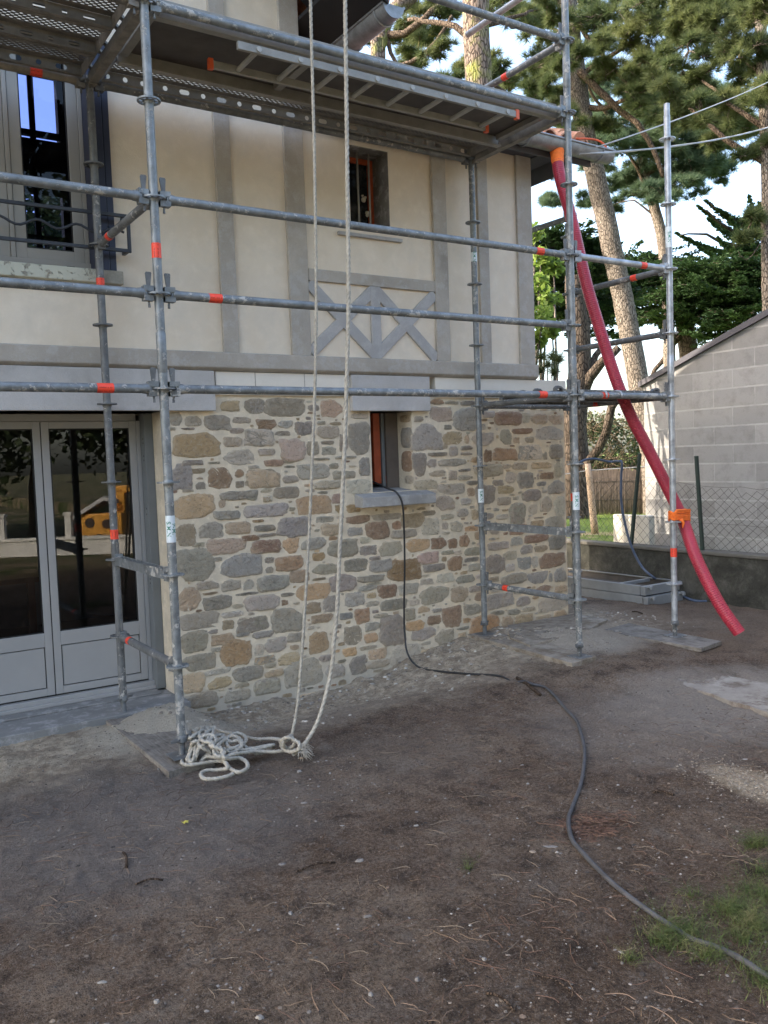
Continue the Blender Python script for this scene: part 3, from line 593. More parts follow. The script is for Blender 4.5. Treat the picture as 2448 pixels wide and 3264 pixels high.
# mock timbers
m = MB()
m.add([(-6,YW-.062,2.285),(UX1+.006,YW-.062,2.285),(UX1+.006,YW-.062,2.392),(-6,YW-.062,2.392),(-6,YW-.03,2.265),(UX1+.006,YW-.03,2.265),(-6,YW+.01,2.40),(UX1+.006,YW+.01,2.40),(-6,YW+.01,2.2635),(UX1+.006,YW+.01,2.2635)],
      [(0,1,2,3),(4,5,1,0),(3,2,7,6),(8,9,5,4),(1,5,9,7,2),(0,3,6,8,4)])
m.build('sill_beam', M_grey, house, bevel=.008)
for i, (x0, x1, zt) in enumerate(((2.425,2.545,6.3),(2.965,3.125,6.3),(4.30,4.44,4.4),(4.775,4.885,4.4),(5.215,UX1+.004,4.4),(-1.0,-.86,6.3),(-2.2,-2.06,6.3))):
    m = MB(); m.box(x0, x1, YW-.024, YW+.01, 2.395, zt); m.build('timber_post', M_grey, house, bevel=.006)
m = MB(); m.box(3.127, 4.298, YW-.0225, YW+.01, 2.955, 3.045); m.build('timber_rail', M_grey, house, bevel=.006)
def brace(p, q, wd, dy):
    p, q = np.array(p), np.array(q); d = (q-p)/np.linalg.norm(q-p); n = np.array([-d[1], d[0]])*wd/2
    pts = [p+n, p-n, q-n, q+n]; m = MB(); m.prism([tuple(t) for t in pts], (0, YW+.01, 0), (1,0,0), (0,0,1), (0,-.01-dy,0)); return m
zb0, zt0 = 2.396, 2.955; xm = 3.715
for (p, q, dy) in (((3.127,2.94),(xm,2.41),.0195), ((3.127,2.42),(xm,2.94),.0185), ((xm,2.94),(4.30,2.41),.0195), ((xm,2.42),(4.30,2.94),.0185)):
    brace(p, q, .088, dy).build('timber_brace', M_grey2, house, bevel=.006)
m = MB(); m.box(xm-.045, xm+.045, YW-.0208, YW+.01, 2.395, 2.957); m.build('timber_strut', M_grey2, house, bevel=.006)
# peeling sill of the big window
k = NT('peeling_paint'); a = k.noise(16, 6, .75, dist=.2); x = k.xyz(); b = k.noise(3, 3)
edge = k.ramp(k.math('ADD', k.math('MULTIPLY', k.math('SUBTRACT', x[0], -.44), 6.), k.math('MULTIPLY', k.noise(9, 4), 1.2)), [(.45, 0), (.62, 1)])
f = k.math('MAXIMUM', k.ramp(k.math('ADD', a, k.math('MULTIPLY', b, .15)), [(.63, 0), (.66, 1)]), edge)
k.set(k.mix((.50,.50,.41), k.ramp(a, [(.3, (.20,.19,.155)), (.7, (.36,.34,.28))]), f), .75); k.bump(k.math('SUBTRACT', 1., f), .004); M_peel = k.m
m = MB(); m.box(-.6, 1.725, YW-.085, YW+.22, 2.80, 2.885); m.build('big_window_sill', M_peel, house, bevel=.006)
m = MB(); m.box(3.40, 3.985, YW-.03, YW+.06, 3.322, 3.348); m.build('upper_window_sill', M_grey2, house, bevel=.003)
# joinery
M_frame = simple('grey_aluminium_frame', (.30,.285,.255), .4, 0, .04, 5); M_frame2 = simple('light_grey_frame', (.31,.305,.295), .38, 0, .04, 5)
M_blue = simple('dark_blue_shutter', (.022,.028,.055), .5, 0, .1); M_gap = simple('shadow_gasket', (.012,.012,.012), .6)
M_track = simple('grey_shutter_track', (.15,.16,.16), .55, 0, .08)
def glass_mat(name, ior=1.5, tint=(.9,.92,.93), boost=1.6):
    k = NT(name); fr = k.n.new('ShaderNodeFresnel'); fr.inputs[0].default_value = ior
    g = k.n.new('ShaderNodeBsdfGlossy'); g.inputs['Roughness'].default_value = 0.0; g.inputs['Color'].default_value = (.95,.97,1,1)
    t = k.n.new('ShaderNodeBsdfTransparent'); t.inputs[0].default_value = (*tint, 1); mx = k.n.new('ShaderNodeMixShader')
    k.l.new(k.math('MINIMUM', k.math('MULTIPLY', fr.outputs[0], boost), 1.), mx.inputs[0]); k.l.new(t.outputs[0], mx.inputs[1]); k.l.new(g.outputs[0], mx.inputs[2]); k.l.new(mx.outputs[0], k.out.inputs[0]); return k.m
M_glass = glass_mat('door_glass', 1.52, (.50,.51,.53), 1.1); M_glass2 = glass_mat('window_glass', 1.45, (.17,.21,.42), .45)
def leaf(name, x0, x1, z0, z1, y, sw, glass, zpanel=None, parent=house, mat=M_frame2, frame_d=.05, handle=False):
    "glazed leaf: frame, gasket line, pane and an optional bottom panel; faces -Y"
    m = MB(); gz0 = zpanel if zpanel else z0+sw
    gz1 = z1-sw; xa, xb = x0+sw, x1-sw
    m.box(x0, xa, y, y+frame_d, z0, z1); m.box(xb, x1, y, y+frame_d, z0, z1); m.box(xa, xb, y+.0005, y+frame_d, gz1, z1); m.box(xa, xb, y+.0005, y+frame_d, z0, z0+sw)
    if zpanel:
        m.box(xa, xb, y+.0005, y+frame_d, gz0-.095, gz0); m.box(xa+.006, xb-.006, y+.006, y+frame_d-.004, z0+sw+.006, gz0-.101)
    o = m.build(name, mat, parent, bevel=.003)
    g = MB()
    for (a, b, c, d) in ((xa, xb, gz0, gz0+.007), (xa, xb, gz1-.007, gz1), (xa, xa+.007, gz0, gz1), (xb-.007, xb, gz0, gz1)): g.box(a, b, y+.004, y+.03, c, d)
    if zpanel: g.box(xa, xb, y+.02, y+.03, z0+sw, gz0-.095)
    g.build('gasket', M_gap, o)
    g = MB(); g.add([(xa,y+.022,gz0),(xb,y+.022,gz0),(xb,y+.022,gz1),(xa,y+.022,gz1)], [(0,1,2,3)]); g.build('glass_pane', glass, o)
    return o
yd = YW+.30
for x0, x1 in ((1.235, 1.868), (.595, 1.228), (-.05, .583), (-.69, -.057)):
    leaf('door_leaf', x0, x1, .095, 1.935, yd, .048, M_glass, zpanel=.52)
m = MB(); m.box(1.2275, 1.2355, yd+.006, yd+.03, .095, 1.93); m.box(.5835, .5945, yd+.006, yd+.03, .095, 1.93); m.box(-.8,1.87,yd+.01,yd+.04,.083,.0955); m.build('door_gap', M_gap, house)
m = MB(); m.box(-.79, 1.872, yd+.002, yd+.07, 1.937, 1.985); m.box(1.8695, 1.90, yd+.002, yd+.07, .06, 1.937); m.build('door_frame', M_frame2, house, bevel=.003)
m = MB(); m.box(-.79, 1.90, yd-.035, yd+.06, .052, .084); m.box(-.79, 1.90, yd-.06, yd-.034, .03, .055); m.build('door_threshold', M_frame2, house, bevel=.004)
m = MB(); m.box(1.9005, 1.9640, yd-.085, yd+.05, .03, 1.985); tr = m.build('shutter_track', M_track, house, bevel=.004)
m = MB()
for zz in (1.80,1.77,1.68,1.65,1.31,1.27,.84,.81,.78): m.box(1.8995, 1.9008, yd-.055, yd-.045, zz, zz+.012)
m.build('track_slots', M_gap, tr)
M_step = grey_mat('door_step_concrete', (.20,.198,.19), 4)
m = MB(); m.box(DX0-.1, 1.99, 5.545, YW+.4, -.35, .018); m.box(DX0-.1, 1.9, YW+.12, YW+.35, .0185, .03); m.build('door_step', M_step, house, bevel=.006)
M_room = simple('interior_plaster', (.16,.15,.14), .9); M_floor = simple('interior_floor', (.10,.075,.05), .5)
m = MB(); X0, X1, Y0, Y1, Z0, Z1 = -2.5, 2.6, YW+.44, 9.4, .02, 2.2
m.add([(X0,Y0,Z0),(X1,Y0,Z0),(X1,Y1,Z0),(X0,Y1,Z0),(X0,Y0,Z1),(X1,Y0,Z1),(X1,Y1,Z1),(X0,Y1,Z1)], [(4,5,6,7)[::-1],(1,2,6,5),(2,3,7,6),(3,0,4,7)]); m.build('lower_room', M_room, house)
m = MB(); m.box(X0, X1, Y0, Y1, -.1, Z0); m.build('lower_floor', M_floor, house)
m = MB(); m.box(.3, 1.5, 7.3, 7.34, .72, .76); 
for a, b in ((.35,7.32),(1.45,7.32),(.35,7.9),(1.45,7.9)): m.box(a-.03,a+.03,b-.03,b+.03,.02,.72)
m.box(.3,1.5,7.3,7.95,.72,.76); m.build('table', simple('table_wood', (.14,.06,.03), .4), house)
# upper big window: two casements, blue shutter edge, dark room with a far window
yu = YW+.14
leaf('casement', 1.118, 1.545, 2.965, 4.34, yu, .068, M_glass2, mat=M_frame); leaf('casement', .68, 1.085, 2.965, 4.34, yu, .068, M_glass2, mat=M_frame); leaf('casement', .25, .678, 2.965, 4.34, yu, .068, M_glass2, mat=M_frame)
m = MB(); m.box(1.0875, 1.1155, yu-.008, yu+.04, 2.965, 4.34); m.build('meeting_stile', M_frame, house, bevel=.003)
m = MB(); m.box(-.4, 1.60, yu-.012, yu+.06, 2.886, 2.9645); m.box(1.547, 1.575, yu-.002, yu+.06, 2.9645, 4.345); m.box(-.4, 1.60, yu-.012, yu+.06, 4.345, 4.36); wf = m.build('window_frame', M_frame, house, bevel=.003)
m = MB(); m.box(1.42, 1.47, yu-.0135, yu-.011, 2.925, 2.934); m.build('drain_slot', M_gap, wf)
m = MB(); m.box(1.5765, 1.5995, YW-.01, yu+.06, 2.886, 4.359); m.build('shutter_jamb', M_blue, house, bevel=.003)
m = MB(); m.box(1.60, 1.655, YW-.034, YW-.002, 2.89, 4.36); m.box(1.657,1.70,YW-.03,YW-.004,2.89,4.36); m.build('folded_shutter', M_blue, house, bevel=.004)
# far room + window opposite
yr = 8.6
def farx(u, v): p = PY(u, v, yr); return p[0], p[2]
fx0, _ = farx(50, 500); fx1, _ = farx(192, 500); _, fz1 = farx(150, 240); _, fz0 = farx(140, 830)
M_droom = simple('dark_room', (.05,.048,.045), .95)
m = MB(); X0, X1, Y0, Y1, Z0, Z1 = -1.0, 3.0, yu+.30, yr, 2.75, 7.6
m.add([(X0,Y0,Z0),(X1,Y0,Z0),(X1,Y1,Z0),(X0,Y1,Z0),(X0,Y0,Z1),(X1,Y0,Z1),(X1,Y1,Z1),(X0,Y1,Z1)], [(0,1,2,3),(4,7,6,5),(1,2,6,5),(3,0,4,7)])
m.box(X0, fx0, yr, yr+.1, Z0, Z1); m.box(fx1, X1, yr, yr+.1, Z0, Z1); m.box(fx0, fx1, yr, yr+.1, Z0, fz0); m.box(fx0, fx1, yr, yr+.1, fz1, Z1)
m.box(X0, X1, Y0-.02, Y0, 4.38, Z1); m.box(1.62, X1, Y0-.02, Y0, Z0, 4.4)
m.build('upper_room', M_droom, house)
m = MB(); W_ = fx1-fx0; Hh = fz1-fz0
for (u0, v0, u1, v1) in ((100,200,118,830),(50,420,195,440),(50,448,195,475),(50,476,205,622),(50,752,210,765)):
    a, _ = farx(u0, (v0+v1)/2); b, _ = farx(u1, (v0+v1)/2); _, c = farx((u0+u1)/2, v1); _, d = farx((u0+u1)/2, v0)
    m.box(a, b, yr-.03, yr+.005, c, d)
m.build('far_window_bars', M_droom, house)
M_rev = grey_mat('grey_reveal', (.17,.16,.145), 12)
m = MB(); m.box(Q2[1]-.006, Q2[1]-.001, YW+.001, YW+.22, Q2[2]+.001, Q2[3]-.007); m.build('reveal_side', M_rev, house); m = MB(); m.box(Q2[0], Q2[1]-.001, YW+.001, YW+.22, Q2[3]-.006, Q2[3]-.001); m.build('reveal_top', M_rev, house)
# barred upper window
yb3 = YW+.22
m = MB(); m.box(Q2[0], Q2[1], yb3+.06, yb3+.08, Q2[2], Q2[3]); m.build('window_reveal_back', M_gap, house)
def frame(m, x0, x1, z0, z1, y, t, d):
    m.box(x0, x0+t, y, y+d, z0, z1); m.box(x1-t, x1, y, y+d, z0, z1); m.box(x0+t, x1-t, y, y+d, z0, z0+t); m.box(x0+t, x1-t, y, y+d, z1-t, z1)
M_oran = simple('orange_primer', (.36,.065,.018), .55, 0, .25, 9)
m = MB(); frame(m, 3.50, 3.885, Q2[2]+.0, Q2[3]-.0, yb3, .045, .04); of = m.build('orange_frame', M_oran, house, bevel=.002)
k = NT('dusty_dark_glass'); k.set(k.ramp(k.noise(5, 5, .7), [(.55, (.012,.014,.016)), (.8, (.10,.10,.10))]), .15); M_dg = k.m
m = MB(); m.box(3.54, 3.845, yb3+.02, yb3+.03, Q2[2]+.04, Q2[3]-.04); m.build('glass_pane', M_dg, of)
m = MB()
for xx in (3.575, 3.665, 3.77): m.path([(xx, YW+.10, Q2[2]-.01), (xx, YW+.10, Q2[3]+.01)], .0085, 10)
m.build('window_bars', M_alu, house, smooth=True)
m = MB(); rr = random.Random(3)
for cx, cz, r in ((3.80,3.70,.022),(3.83,3.60,.018),(3.83,3.58,.014),(3.815,3.72,.012),(3.79,3.73,.01)): m.path([(cx, yb3+.0185, cz), (cx, yb3+.006, cz)], [r, r*.7], 9)
m.build('mortar_splash', M_cream2, of)
# lower small window: grey frame with orange strip, board inside
yl = YW+.24
m = MB(); m.box(WX0, 3.80, yl+.03, yl+.06, WZ0, WZ1); m.box(3.885, 3.915, yl-.01, yl+.05, WZ0+.03, WZ1); lf = m.build('small_window_frame', M_track, house, bevel=.003)
m = MB(); m.box(3.815, 3.880, yl+.004, yl+.04, WZ0+.06, WZ1); m.box(WX0+.0, WX0+.035, yl-.06, yl-.02, WZ0+.05, WZ0+.16); m.box(3.915,3.93,yl-.012,yl+.0,WZ0+.06,WZ0+.12); m.build('orange_strip', M_oran, lf, bevel=.002)
m = MB(); m.box(3.916, WX1+.03, yl-.03, yl+.20, WZ0, WZ1); m.build('reveal_board', simple('brown_board', (.13,.105,.085), .85), lf)
m = MB(); m.box(WX0-.1, WX1+.1, yl+.22, yl+.24, WZ0-.05, WZ1+.05); m.build('dark_back', M_gap, lf)
# roofs and gutters
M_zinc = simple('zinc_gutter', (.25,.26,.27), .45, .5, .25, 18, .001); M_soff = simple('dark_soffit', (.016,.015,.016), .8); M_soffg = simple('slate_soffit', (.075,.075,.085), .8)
def tile_mat():
    k = NT('terracotta'); a = k.noise(7, 4); k.set(k.ramp(a, [(.3, (.36,.13,.07)), (.5, (.50,.24,.14)), (.7, (.62,.42,.28))]), .85); k.bump(k.noise(60), .002); return k.m
M_tile = tile_mat()
def gutter(name, p, q, r=.085):
    p, q = np.array(p, float), np.array(q, float); d = (q-p)/np.linalg.norm(q-p); s = np.array([-d[1], d[0], 0]); up = np.array([0,0,1.])
    n = 14; m = MB(); poly = [(r*math.cos(math.pi+math.pi*i/n), r*math.sin(math.pi+math.pi*i/n)) for i in range(n+1)]
    poly += [(( r-.004)*math.cos(-math.pi*i/n), (r-.004)*math.sin(-math.pi*i/n)) for i in range(n+1)]
    m.prism(poly, p, s, up, q-p)
    for e in (p, q): m.prism([(r*math.cos(math.pi+math.pi*i/n), r*math.sin(math.pi+math.pi*i/n)) for i in range(n+1)], e-d*.002, s, up, d*.004)
    for sg in (-1, 1): m.path([p+s*sg*(r+.003)+up*.002, q+s*sg*(r+.003)+up*.002], .009, 10)
    g = m.build(name, M_zinc, house, autos=True); L = np.linalg.norm(q-p); b = MB(); x = .12
    while x < L:
        pts = [p+d*x+s*((r+.004)*math.cos(math.pi+math.pi*i/12))+up*((r+.004)*math.sin(math.pi+math.pi*i/12)) for i in range(13)]
        b.path(pts, .008, 6); x += .42
    b.build('gutter_brackets', M_zinc, g); return g
YG = 5.38; gz = 4.232
gutter('gutter', (3.2, YG, gz), (5.985, YG, gz-.012))
gutter('gutter', (3.475, 5.0, 4.70), (3.475, 8.9, 4.72))
m = MB()  # low wing roof, pitch ~ 18 deg, unseen ridge and depth shaped for shade on the block wall; plus soffit boards
def slab(m, a, b, c, d, t): 
    v = [a, b, c, d]; m.add([tuple(x) for x in v]+[(x[0],x[1],x[2]-t) for x in v], [(0,1,2,3),(7,6,5,4),(0,4,5,1),(1,5,6,2),(2,6,7,3),(3,7,4,0)])
slab(m, (3.13,YG+.07,4.27),(5.66,YG+.07,4.27),(5.66,6.9,5.0),(3.13,6.9,5.0), .05); slab(m, (3.13,6.9,5.0),(5.66,6.9,5.0),(5.66,8.25,4.27),(3.13,8.25,4.27), .05)
rf = m.build('low_roof', M_tile, house)
m = MB(); 
for i in range(14):
    x = 3.25+i*.19
    if x > 5.75: break
    n = 8; r = .085
    for j, (ya_, za_) in enumerate(((YG+.045, 4.262), (YG+.45, 4.39))):
        poly = [(r*math.cos(math.pi*k_/n), r*math.sin(math.pi*k_/n)) for k_ in range(n+1)]+[((r-.014)*math.cos(math.pi-math.pi*k_/n), (r-.014)*math.sin(math.pi-math.pi*k_/n)) for k_ in range(n+1)]
        m.prism(poly, (x, ya_, za_), (1,0,0), (0,0,1), (0,.43,.135))
m.build('eaves_tiles', M_tile, rf)
m = MB()
for j in range(7): 
    y = YG+.05+j*.2; m.path([(5.68, y, 4.30+j*.092), (5.68, y+.24, 4.40+j*.092)], [.075,.066], 12)
m.build('verge_tiles', M_tile, rf, autos=True)
m = MB(); m.path(spline([(5.62,YG+.02,4.30),(5.76,YG+.0,4.315),(5.86,YG-.03,4.30),(5.91,YG-.05,4.25),(5.915,YG-.06,4.17)], .03), .009, 8); m.build('orange_strap', M_capr, rf, smooth=True)
m = MB(); m.box(3.13, 5.60, YG+.09, YW-.002, 4.20, 4.215); m.box(3.13, 5.84, YG+.068, YG+.088, 4.11, 4.27); m.box(5.387, 5.60, YG+.09, 8.15, 4.19, 4.199); m.box(5.60,5.615,YG+.09,8.15,4.05,4.25); m.build('low_soffit', M_soffg, rf)
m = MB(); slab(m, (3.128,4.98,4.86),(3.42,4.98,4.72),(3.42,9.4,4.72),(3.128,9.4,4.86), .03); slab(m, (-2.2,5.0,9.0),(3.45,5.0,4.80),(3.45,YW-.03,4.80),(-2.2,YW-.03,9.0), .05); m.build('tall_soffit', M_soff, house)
m = MB(); slab(m, (-2.2,4.95,9.1),(3.45,4.95,4.86),(3.45,8.9,4.86),(-2.2,8.9,9.1), .06); slab(m, (-8,4.95,4.86),(-2.2,4.95,9.1),(-2.2,8.9,9.1),(-8,8.9,4.86), .06); tr2 = m.build('tall_roof', M_tile, house)
m = MB(); m.add([(-6,YW+.2,6.4),(1.2,YW+.2,6.4),(-2.2,YW+.2,9.0)], [(0,1,2)]); m.build('gable_wall', M_cream, house)
m = MB(); m.prism([(0,0),(.10,0),(.05,-.13)], (3.385, 5.03, 4.80), (1,0,0), (0,0,1), (0,.35,0)); m.build('corner_tile', M_tile, house)
# iron rail before the big window
M_iron = simple('painted_iron', (.035,.04,.05), .55, 0, .3, 20, .001)
rail = []
yr_ = 5.655
z1 = PY(405,690,yr_)[2]; z0 = PY(408,800,yr_)[2]; xr = PY(405,745,yr_)[0]
m = MB(); m.box(-.6, xr, yr_-.010, yr_+.010, z1-.011, z1+.011); m.box(-.6, xr, yr_-.010, yr_+.010, z0-.011, z0+.011); m.box(xr-.0, xr+.022, yr_-.010, yr_+.010, z0-.011, z1+.011)
for zz in (z1, z0): m.box(xr-.012, xr+.012, yr_+.01, YW+.01, zz-.010, zz+.010)
wr = m.build('window_rail', M_iron, house, bevel=.003)
pts = [(xr-.02-i*.03, yr_, (z0+z1)/2+.004+.022*math.sin(i*.03*2*math.pi/.235)) for i in range(75)]
m = MB(); m.path(pts, .0085, 8); m.build('wavy_bar', M_iron, wr, smooth=True)
# ------------------------------------------------------------------ ground
def gbase(x, y):
    x = np.asarray(x, float); y = np.asarray(y, float)
    near = sstep(4.6, 5.5, y)*(1-sstep(5.8, 6.6, y))
    wallz = -.17+.24*sstep(3.1, 4.7, x)+.14*(1-sstep(1.75, 2.3, x))
    farz = .0+.07*sstep(3.2, 4.8, x)*sstep(2.6, 4.4, y)-.03*(1-sstep(2.2, 3.4, x))*sstep(2.5, 4., y)
    z = farz*(1-near)+wallz*near
    z = z-.05*sstep(6.4, 7.3, x)
    z = np.where(x > 7.62, .42-.22*sstep(8.5, 16, x), z)
    z = np.where((y > 9.5) & (x < 7.62), .2*sstep(9.5, 12, y)+z*0, z)
    return z
def gz_(x, y): return gbase(x, y)+(fbm(np.asarray(x)*1.7, np.asarray(y)*1.7, 3, 3)-.45)*.05*(np.asarray(x) < 7.5)+(fbm(np.asarray(x)*9, np.asarray(y)*9, 4, 8)-.45)*.022
xs = np.unique(np.concatenate([np.linspace(-400, -12, 18), np.linspace(-12, -1, 30), np.linspace(-1, 0, 20), np.arange(0, 7.6, .02), [7.60, 7.63], np.linspace(7.7, 24, 80), np.linspace(26, 400, 20)]))
ys = np.unique(np.concatenate([np.linspace(-400, -12, 18), np.linspace(-12, .6, 40), np.arange(.8, 2.8, .016), np.arange(2.8, 6.0, .022), np.linspace(6.0, 9, 70), np.linspace(9.2, 24, 70), np.linspace(26, 400, 20)]))
Xg, Yg = np.meshgrid(xs, ys, indexing='ij'); Zg = gz_(Xg, Yg)
crumb = (fbm(Xg*38, Yg*38, 3, 21)); Zg += np.where((Xg > 0) & (Xg < 7.5) & (Yg > .8) & (Yg < 6), (np.maximum(crumb-.50, 0)*.05+(fbm(Xg*85, Yg*85, 2, 33)-.4)*.006), 0)
# rubble and mortar dust banked against the wall and over the foot boards
rub = sstep(5.05, 5.6, Yg+.25*fbm(Xg*3, Yg*3, 3, 5))*(Yg < 5.78)*sstep(1.6, 2.2, Xg)*(1-sstep(5.7, 6.2, Xg))
Zg += rub*(fbm(Xg*7, Yg*7, 4, 40)-.25)*.07
Zg += .10*np.exp(-(((Xg-1.75)/.24)**2+((Yg-5.30)/.22)**2))*(.6+fbm(Xg*9, Yg*9, 3, 2))
Zg += .05*np.exp(-(((Xg-5.15)/.38)**2+((Yg-5.05)/.35)**2))*(.6+fbm(Xg*9, Yg*9, 3, 6))
inside = (Xg < DX1) & (Yg > 5.6) & (Yg < 9.4) & (Xg > -3); Zg = np.where(inside, -.3, Zg)
Zg = np.where((Yg > YW+.06) & (Yg < 8.5) & (Xg < XR-.06), -.35, Zg)
k = NT('earth'); x = k.xyz(); x3 = k.co
def P2(sc, seed): 
    mp = k.n.new('ShaderNodeMapping'); mp.inputs['Location'].default_value = (seed, seed*2, 0); k.l.new(x3, mp.inputs[0]); return mp.outputs[0]
big = k.noise(.9, 6, .6, P2(1, 3)); mid = k.noise(5, 6, .7, P2(1, 9)); fine = k.noise(60, 6, .8); grit = k.voro(150); sand = k.noise(300, 3, .8)
col = k.ramp(big, [(.34, (.080,.053,.035)), (.5, (.116,.081,.056)), (.64, (.160,.120,.086))])
col = k.mix(col, (.034,.024,.018), k.ramp(mid, [(.34, .85), (.50, 0)])); col = k.mix(col, (.150,.126,.104), k.ramp(mid, [(.52, 0), (.68, .7)]))
col = k.mix(col, (.030,.024,.019), k.ramp(fine, [(.39, .75), (.495, 0)])); col = k.mix(col, (.215,.19,.165), k.ramp(fine, [(.53, 0), (.64, .5)]))
col = k.mix(col, (.30,.27,.24), k.ramp(k.noise(150, 4, .8, P2(1, 5)), [(.58, 0), (.65, .6)]))
col = k.mix(col, (.028,.022,.018), k.ramp(k.noise(170, 4, .8, P2(1, 8)), [(.34, .45), (.43, 0)]))
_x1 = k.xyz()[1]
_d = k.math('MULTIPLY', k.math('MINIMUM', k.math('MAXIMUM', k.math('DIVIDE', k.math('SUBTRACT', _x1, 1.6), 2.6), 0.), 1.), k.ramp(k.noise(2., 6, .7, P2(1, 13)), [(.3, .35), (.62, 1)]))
col = k.mix(col, k.mix(col, (1.75,1.75,1.75), 1., 'MULTIPLY'), _d)  # earth colour lightens from the near foreground towards the wall
# pale building dust near the wall, on the right-hand slab side and in patches
wall = k.ramp(k.math('ADD', x[1], k.math('MULTIPLY', k.math('SUBTRACT', k.noise(2.6, 6, .7), .5), 1.5)), [(.0, 0), (1., 1)])
def lin(v, a, b): return k.math('MINIMUM', k.math('MAXIMUM', k.math('DIVIDE', k.math('SUBTRACT', v, a), b-a), 0.), 1.)
yn = k.math('ADD', x[1], k.math('MULTIPLY', k.math('SUBTRACT', k.noise(2.4, 6, .72), .5), 1.1))
band = k.math('MULTIPLY', lin(yn, 4.45, 5.05), k.math('SUBTRACT', 1., lin(x[1], 5.9, 6.4))); band = k.math('MULTIPLY', band, k.math('SUBTRACT', 1., lin(x[0], 5.9, 6.6)))
dust = k.mix((.34,.28,.21), (.60,.51,.385), k.ramp(k.noise(13, 6, .75), [(.42, 0), (.60, 1)]))
col = k.mix(col, dust, k.math('MULTIPLY', band, k.ramp(k.noise(7, 6, .7, P2(1,7)), [(.30, .45), (.52, 1)])))
def blob(cx, cy, rx, ry, s=1.):
    dx = k.math('DIVIDE', k.math('SUBTRACT', x[0], cx), rx); dy = k.math('DIVIDE', k.math('SUBTRACT', x[1], cy), ry)
    d = k.math('ADD', k.math('MULTIPLY', dx, dx), k.math('MULTIPLY', dy, dy)); d = k.math('ADD', d, k.math('MULTIPLY', k.math('SUBTRACT', k.noise(4, 6, .7), .5), 1.8))
    return k.math('MULTIPLY', k.math('SUBTRACT', 1., lin(d, .35, 1.2)), s)
for (cx, cy, rx, ry, s, c_) in ((4.7,3.3,.9,.7,.75,(.27,.24,.205)), (3.9,3.3,.75,.8,.5,(.21,.185,.16)), (1.1,3.9,.9,.9,.55,(.19,.175,.16)), (2.3,3.9,.9,.5,.3,(.17,.145,.12)), (1.75,5.2,.6,.5,.95,(.42,.38,.31)), (5.15,5.0,.7,.55,.85,(.42,.375,.31)), (2.6,4.9,.6,.35,.3,(.24,.21,.18)), (6.9,4.6,1.7,1.5,.55,(.17,.125,.09)), (3.62,2.38,.16,.32,.8,(.34,.28,.20))):  # the last blob is a sunlit spot painted into the earth colour
    col = k.mix(col, k.mix(c_, tuple(q*1.25 for q in c_), k.ramp(fine, [(.4, 0), (.6, 1)])), blob(cx, cy, rx, ry, s))
# neighbour's ground beyond the low wall: sandy and grassy
fr = lin(x[0], 7.64, 7.68); gr = k.ramp(k.noise(.8, 5, .6, P2(1,2)), [(.40, 0), (.5, 1)])
nb = k.mix((.42,.33,.20), k.mix((.10,.16,.035), (.19,.24,.06), k.noise(6, 5)), k.math('MAXIMUM', gr, lin(x[0], 9.3, 10.2)))
yy = lin(x[1], 9.5, 10.5)
col = k.mix(col, nb, k.math('MAXIMUM', fr, yy))
bh = k.math('SUBTRACT', 1., lin(x[1], -2.8, -1.6)); col = k.mix(col, k.mix((.07,.09,.03), (.20,.16,.10), k.ramp(k.noise(.7, 4), [(.45, 0), (.55, 1)])), bh)
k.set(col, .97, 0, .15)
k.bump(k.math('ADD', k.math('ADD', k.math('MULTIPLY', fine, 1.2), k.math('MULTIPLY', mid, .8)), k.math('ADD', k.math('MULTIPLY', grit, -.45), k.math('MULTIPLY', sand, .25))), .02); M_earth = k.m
nx, ny = len(xs), len(ys); me = bpy.data.meshes.new('ground')
me.vertices.add(nx*ny); me.vertices.foreach_set('co', np.stack([Xg, Yg, Zg], -1).reshape(-1).astype(np.float32))
I, J = np.meshgrid(np.arange(nx-1), np.arange(ny-1), indexing='ij'); a = I*ny+J
q = np.stack([a, a+ny, a+ny+1, a+1], -1).reshape(-1); nf = len(q)//4
me.loops.add(len(q)); me.loops.foreach_set('vertex_index', q.astype(np.int32)); me.polygons.add(nf); me.polygons.foreach_set('loop_start', np.arange(0, len(q), 4, dtype=np.int32)); me.polygons.foreach_set('use_smooth', [True]*nf)
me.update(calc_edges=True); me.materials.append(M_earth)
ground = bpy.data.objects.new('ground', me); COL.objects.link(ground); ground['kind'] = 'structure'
def GZ(x, y):
    i = min(max(np.searchsorted(xs, x)-1, 0), nx-2); j = min(max(np.searchsorted(ys, y)-1, 0), ny-2)
    tx = (x-xs[i])/(xs[i+1]-xs[i]); ty = (y-ys[j])/(ys[j+1]-ys[j])
    return (Zg[i,j]*(1-tx)+Zg[i+1,j]*tx)*(1-ty)+(Zg[i,j+1]*(1-tx)+Zg[i+1,j+1]*tx)*ty
def on_ground(u, v, it=4):
    z = 0.
    for _ in range(it): p = PZ(u, v, z); z = float(GZ(p[0], p[1]))
    return np.array([p[0], p[1], z])
# dusty concrete slab edge on the right
M_slab = NT('dusty_slab'); k = M_slab; a = k.noise(4, 6, .7); k.set(k.mix(k.ramp(a, [(.3, (.19,.165,.14)), (.55, (.29,.265,.23)), (.75, (.38,.355,.31))]), (.12,.09,.07), k.ramp(k.noise(5, 6, .75), [(.46, 0), (.60, .9)])), .95); k.bump(k.noise(60, 5, .8), .01); M_slab = k.m
pa = [np.array(q) for q in ((4.70,3.86,0),(5.05,3.92,0),(5.14,3.2,0),(5.16,2.3,0),(4.45,2.2,0),(4.56,2.95,0))]
zsl = float(np.mean([float(gbase(p[0], p[1])) for p in pa[:3]]))-.001
m = MB(); pts = []
for i in range(len(pa)):
    p, q = pa[i], pa[(i+1) % len(pa)]
    for t in range(10): r = p+(q-p)*t/10; pts.append((r[0]+random.uniform(-.012,.012), r[1]+random.uniform(-.012,.012)))
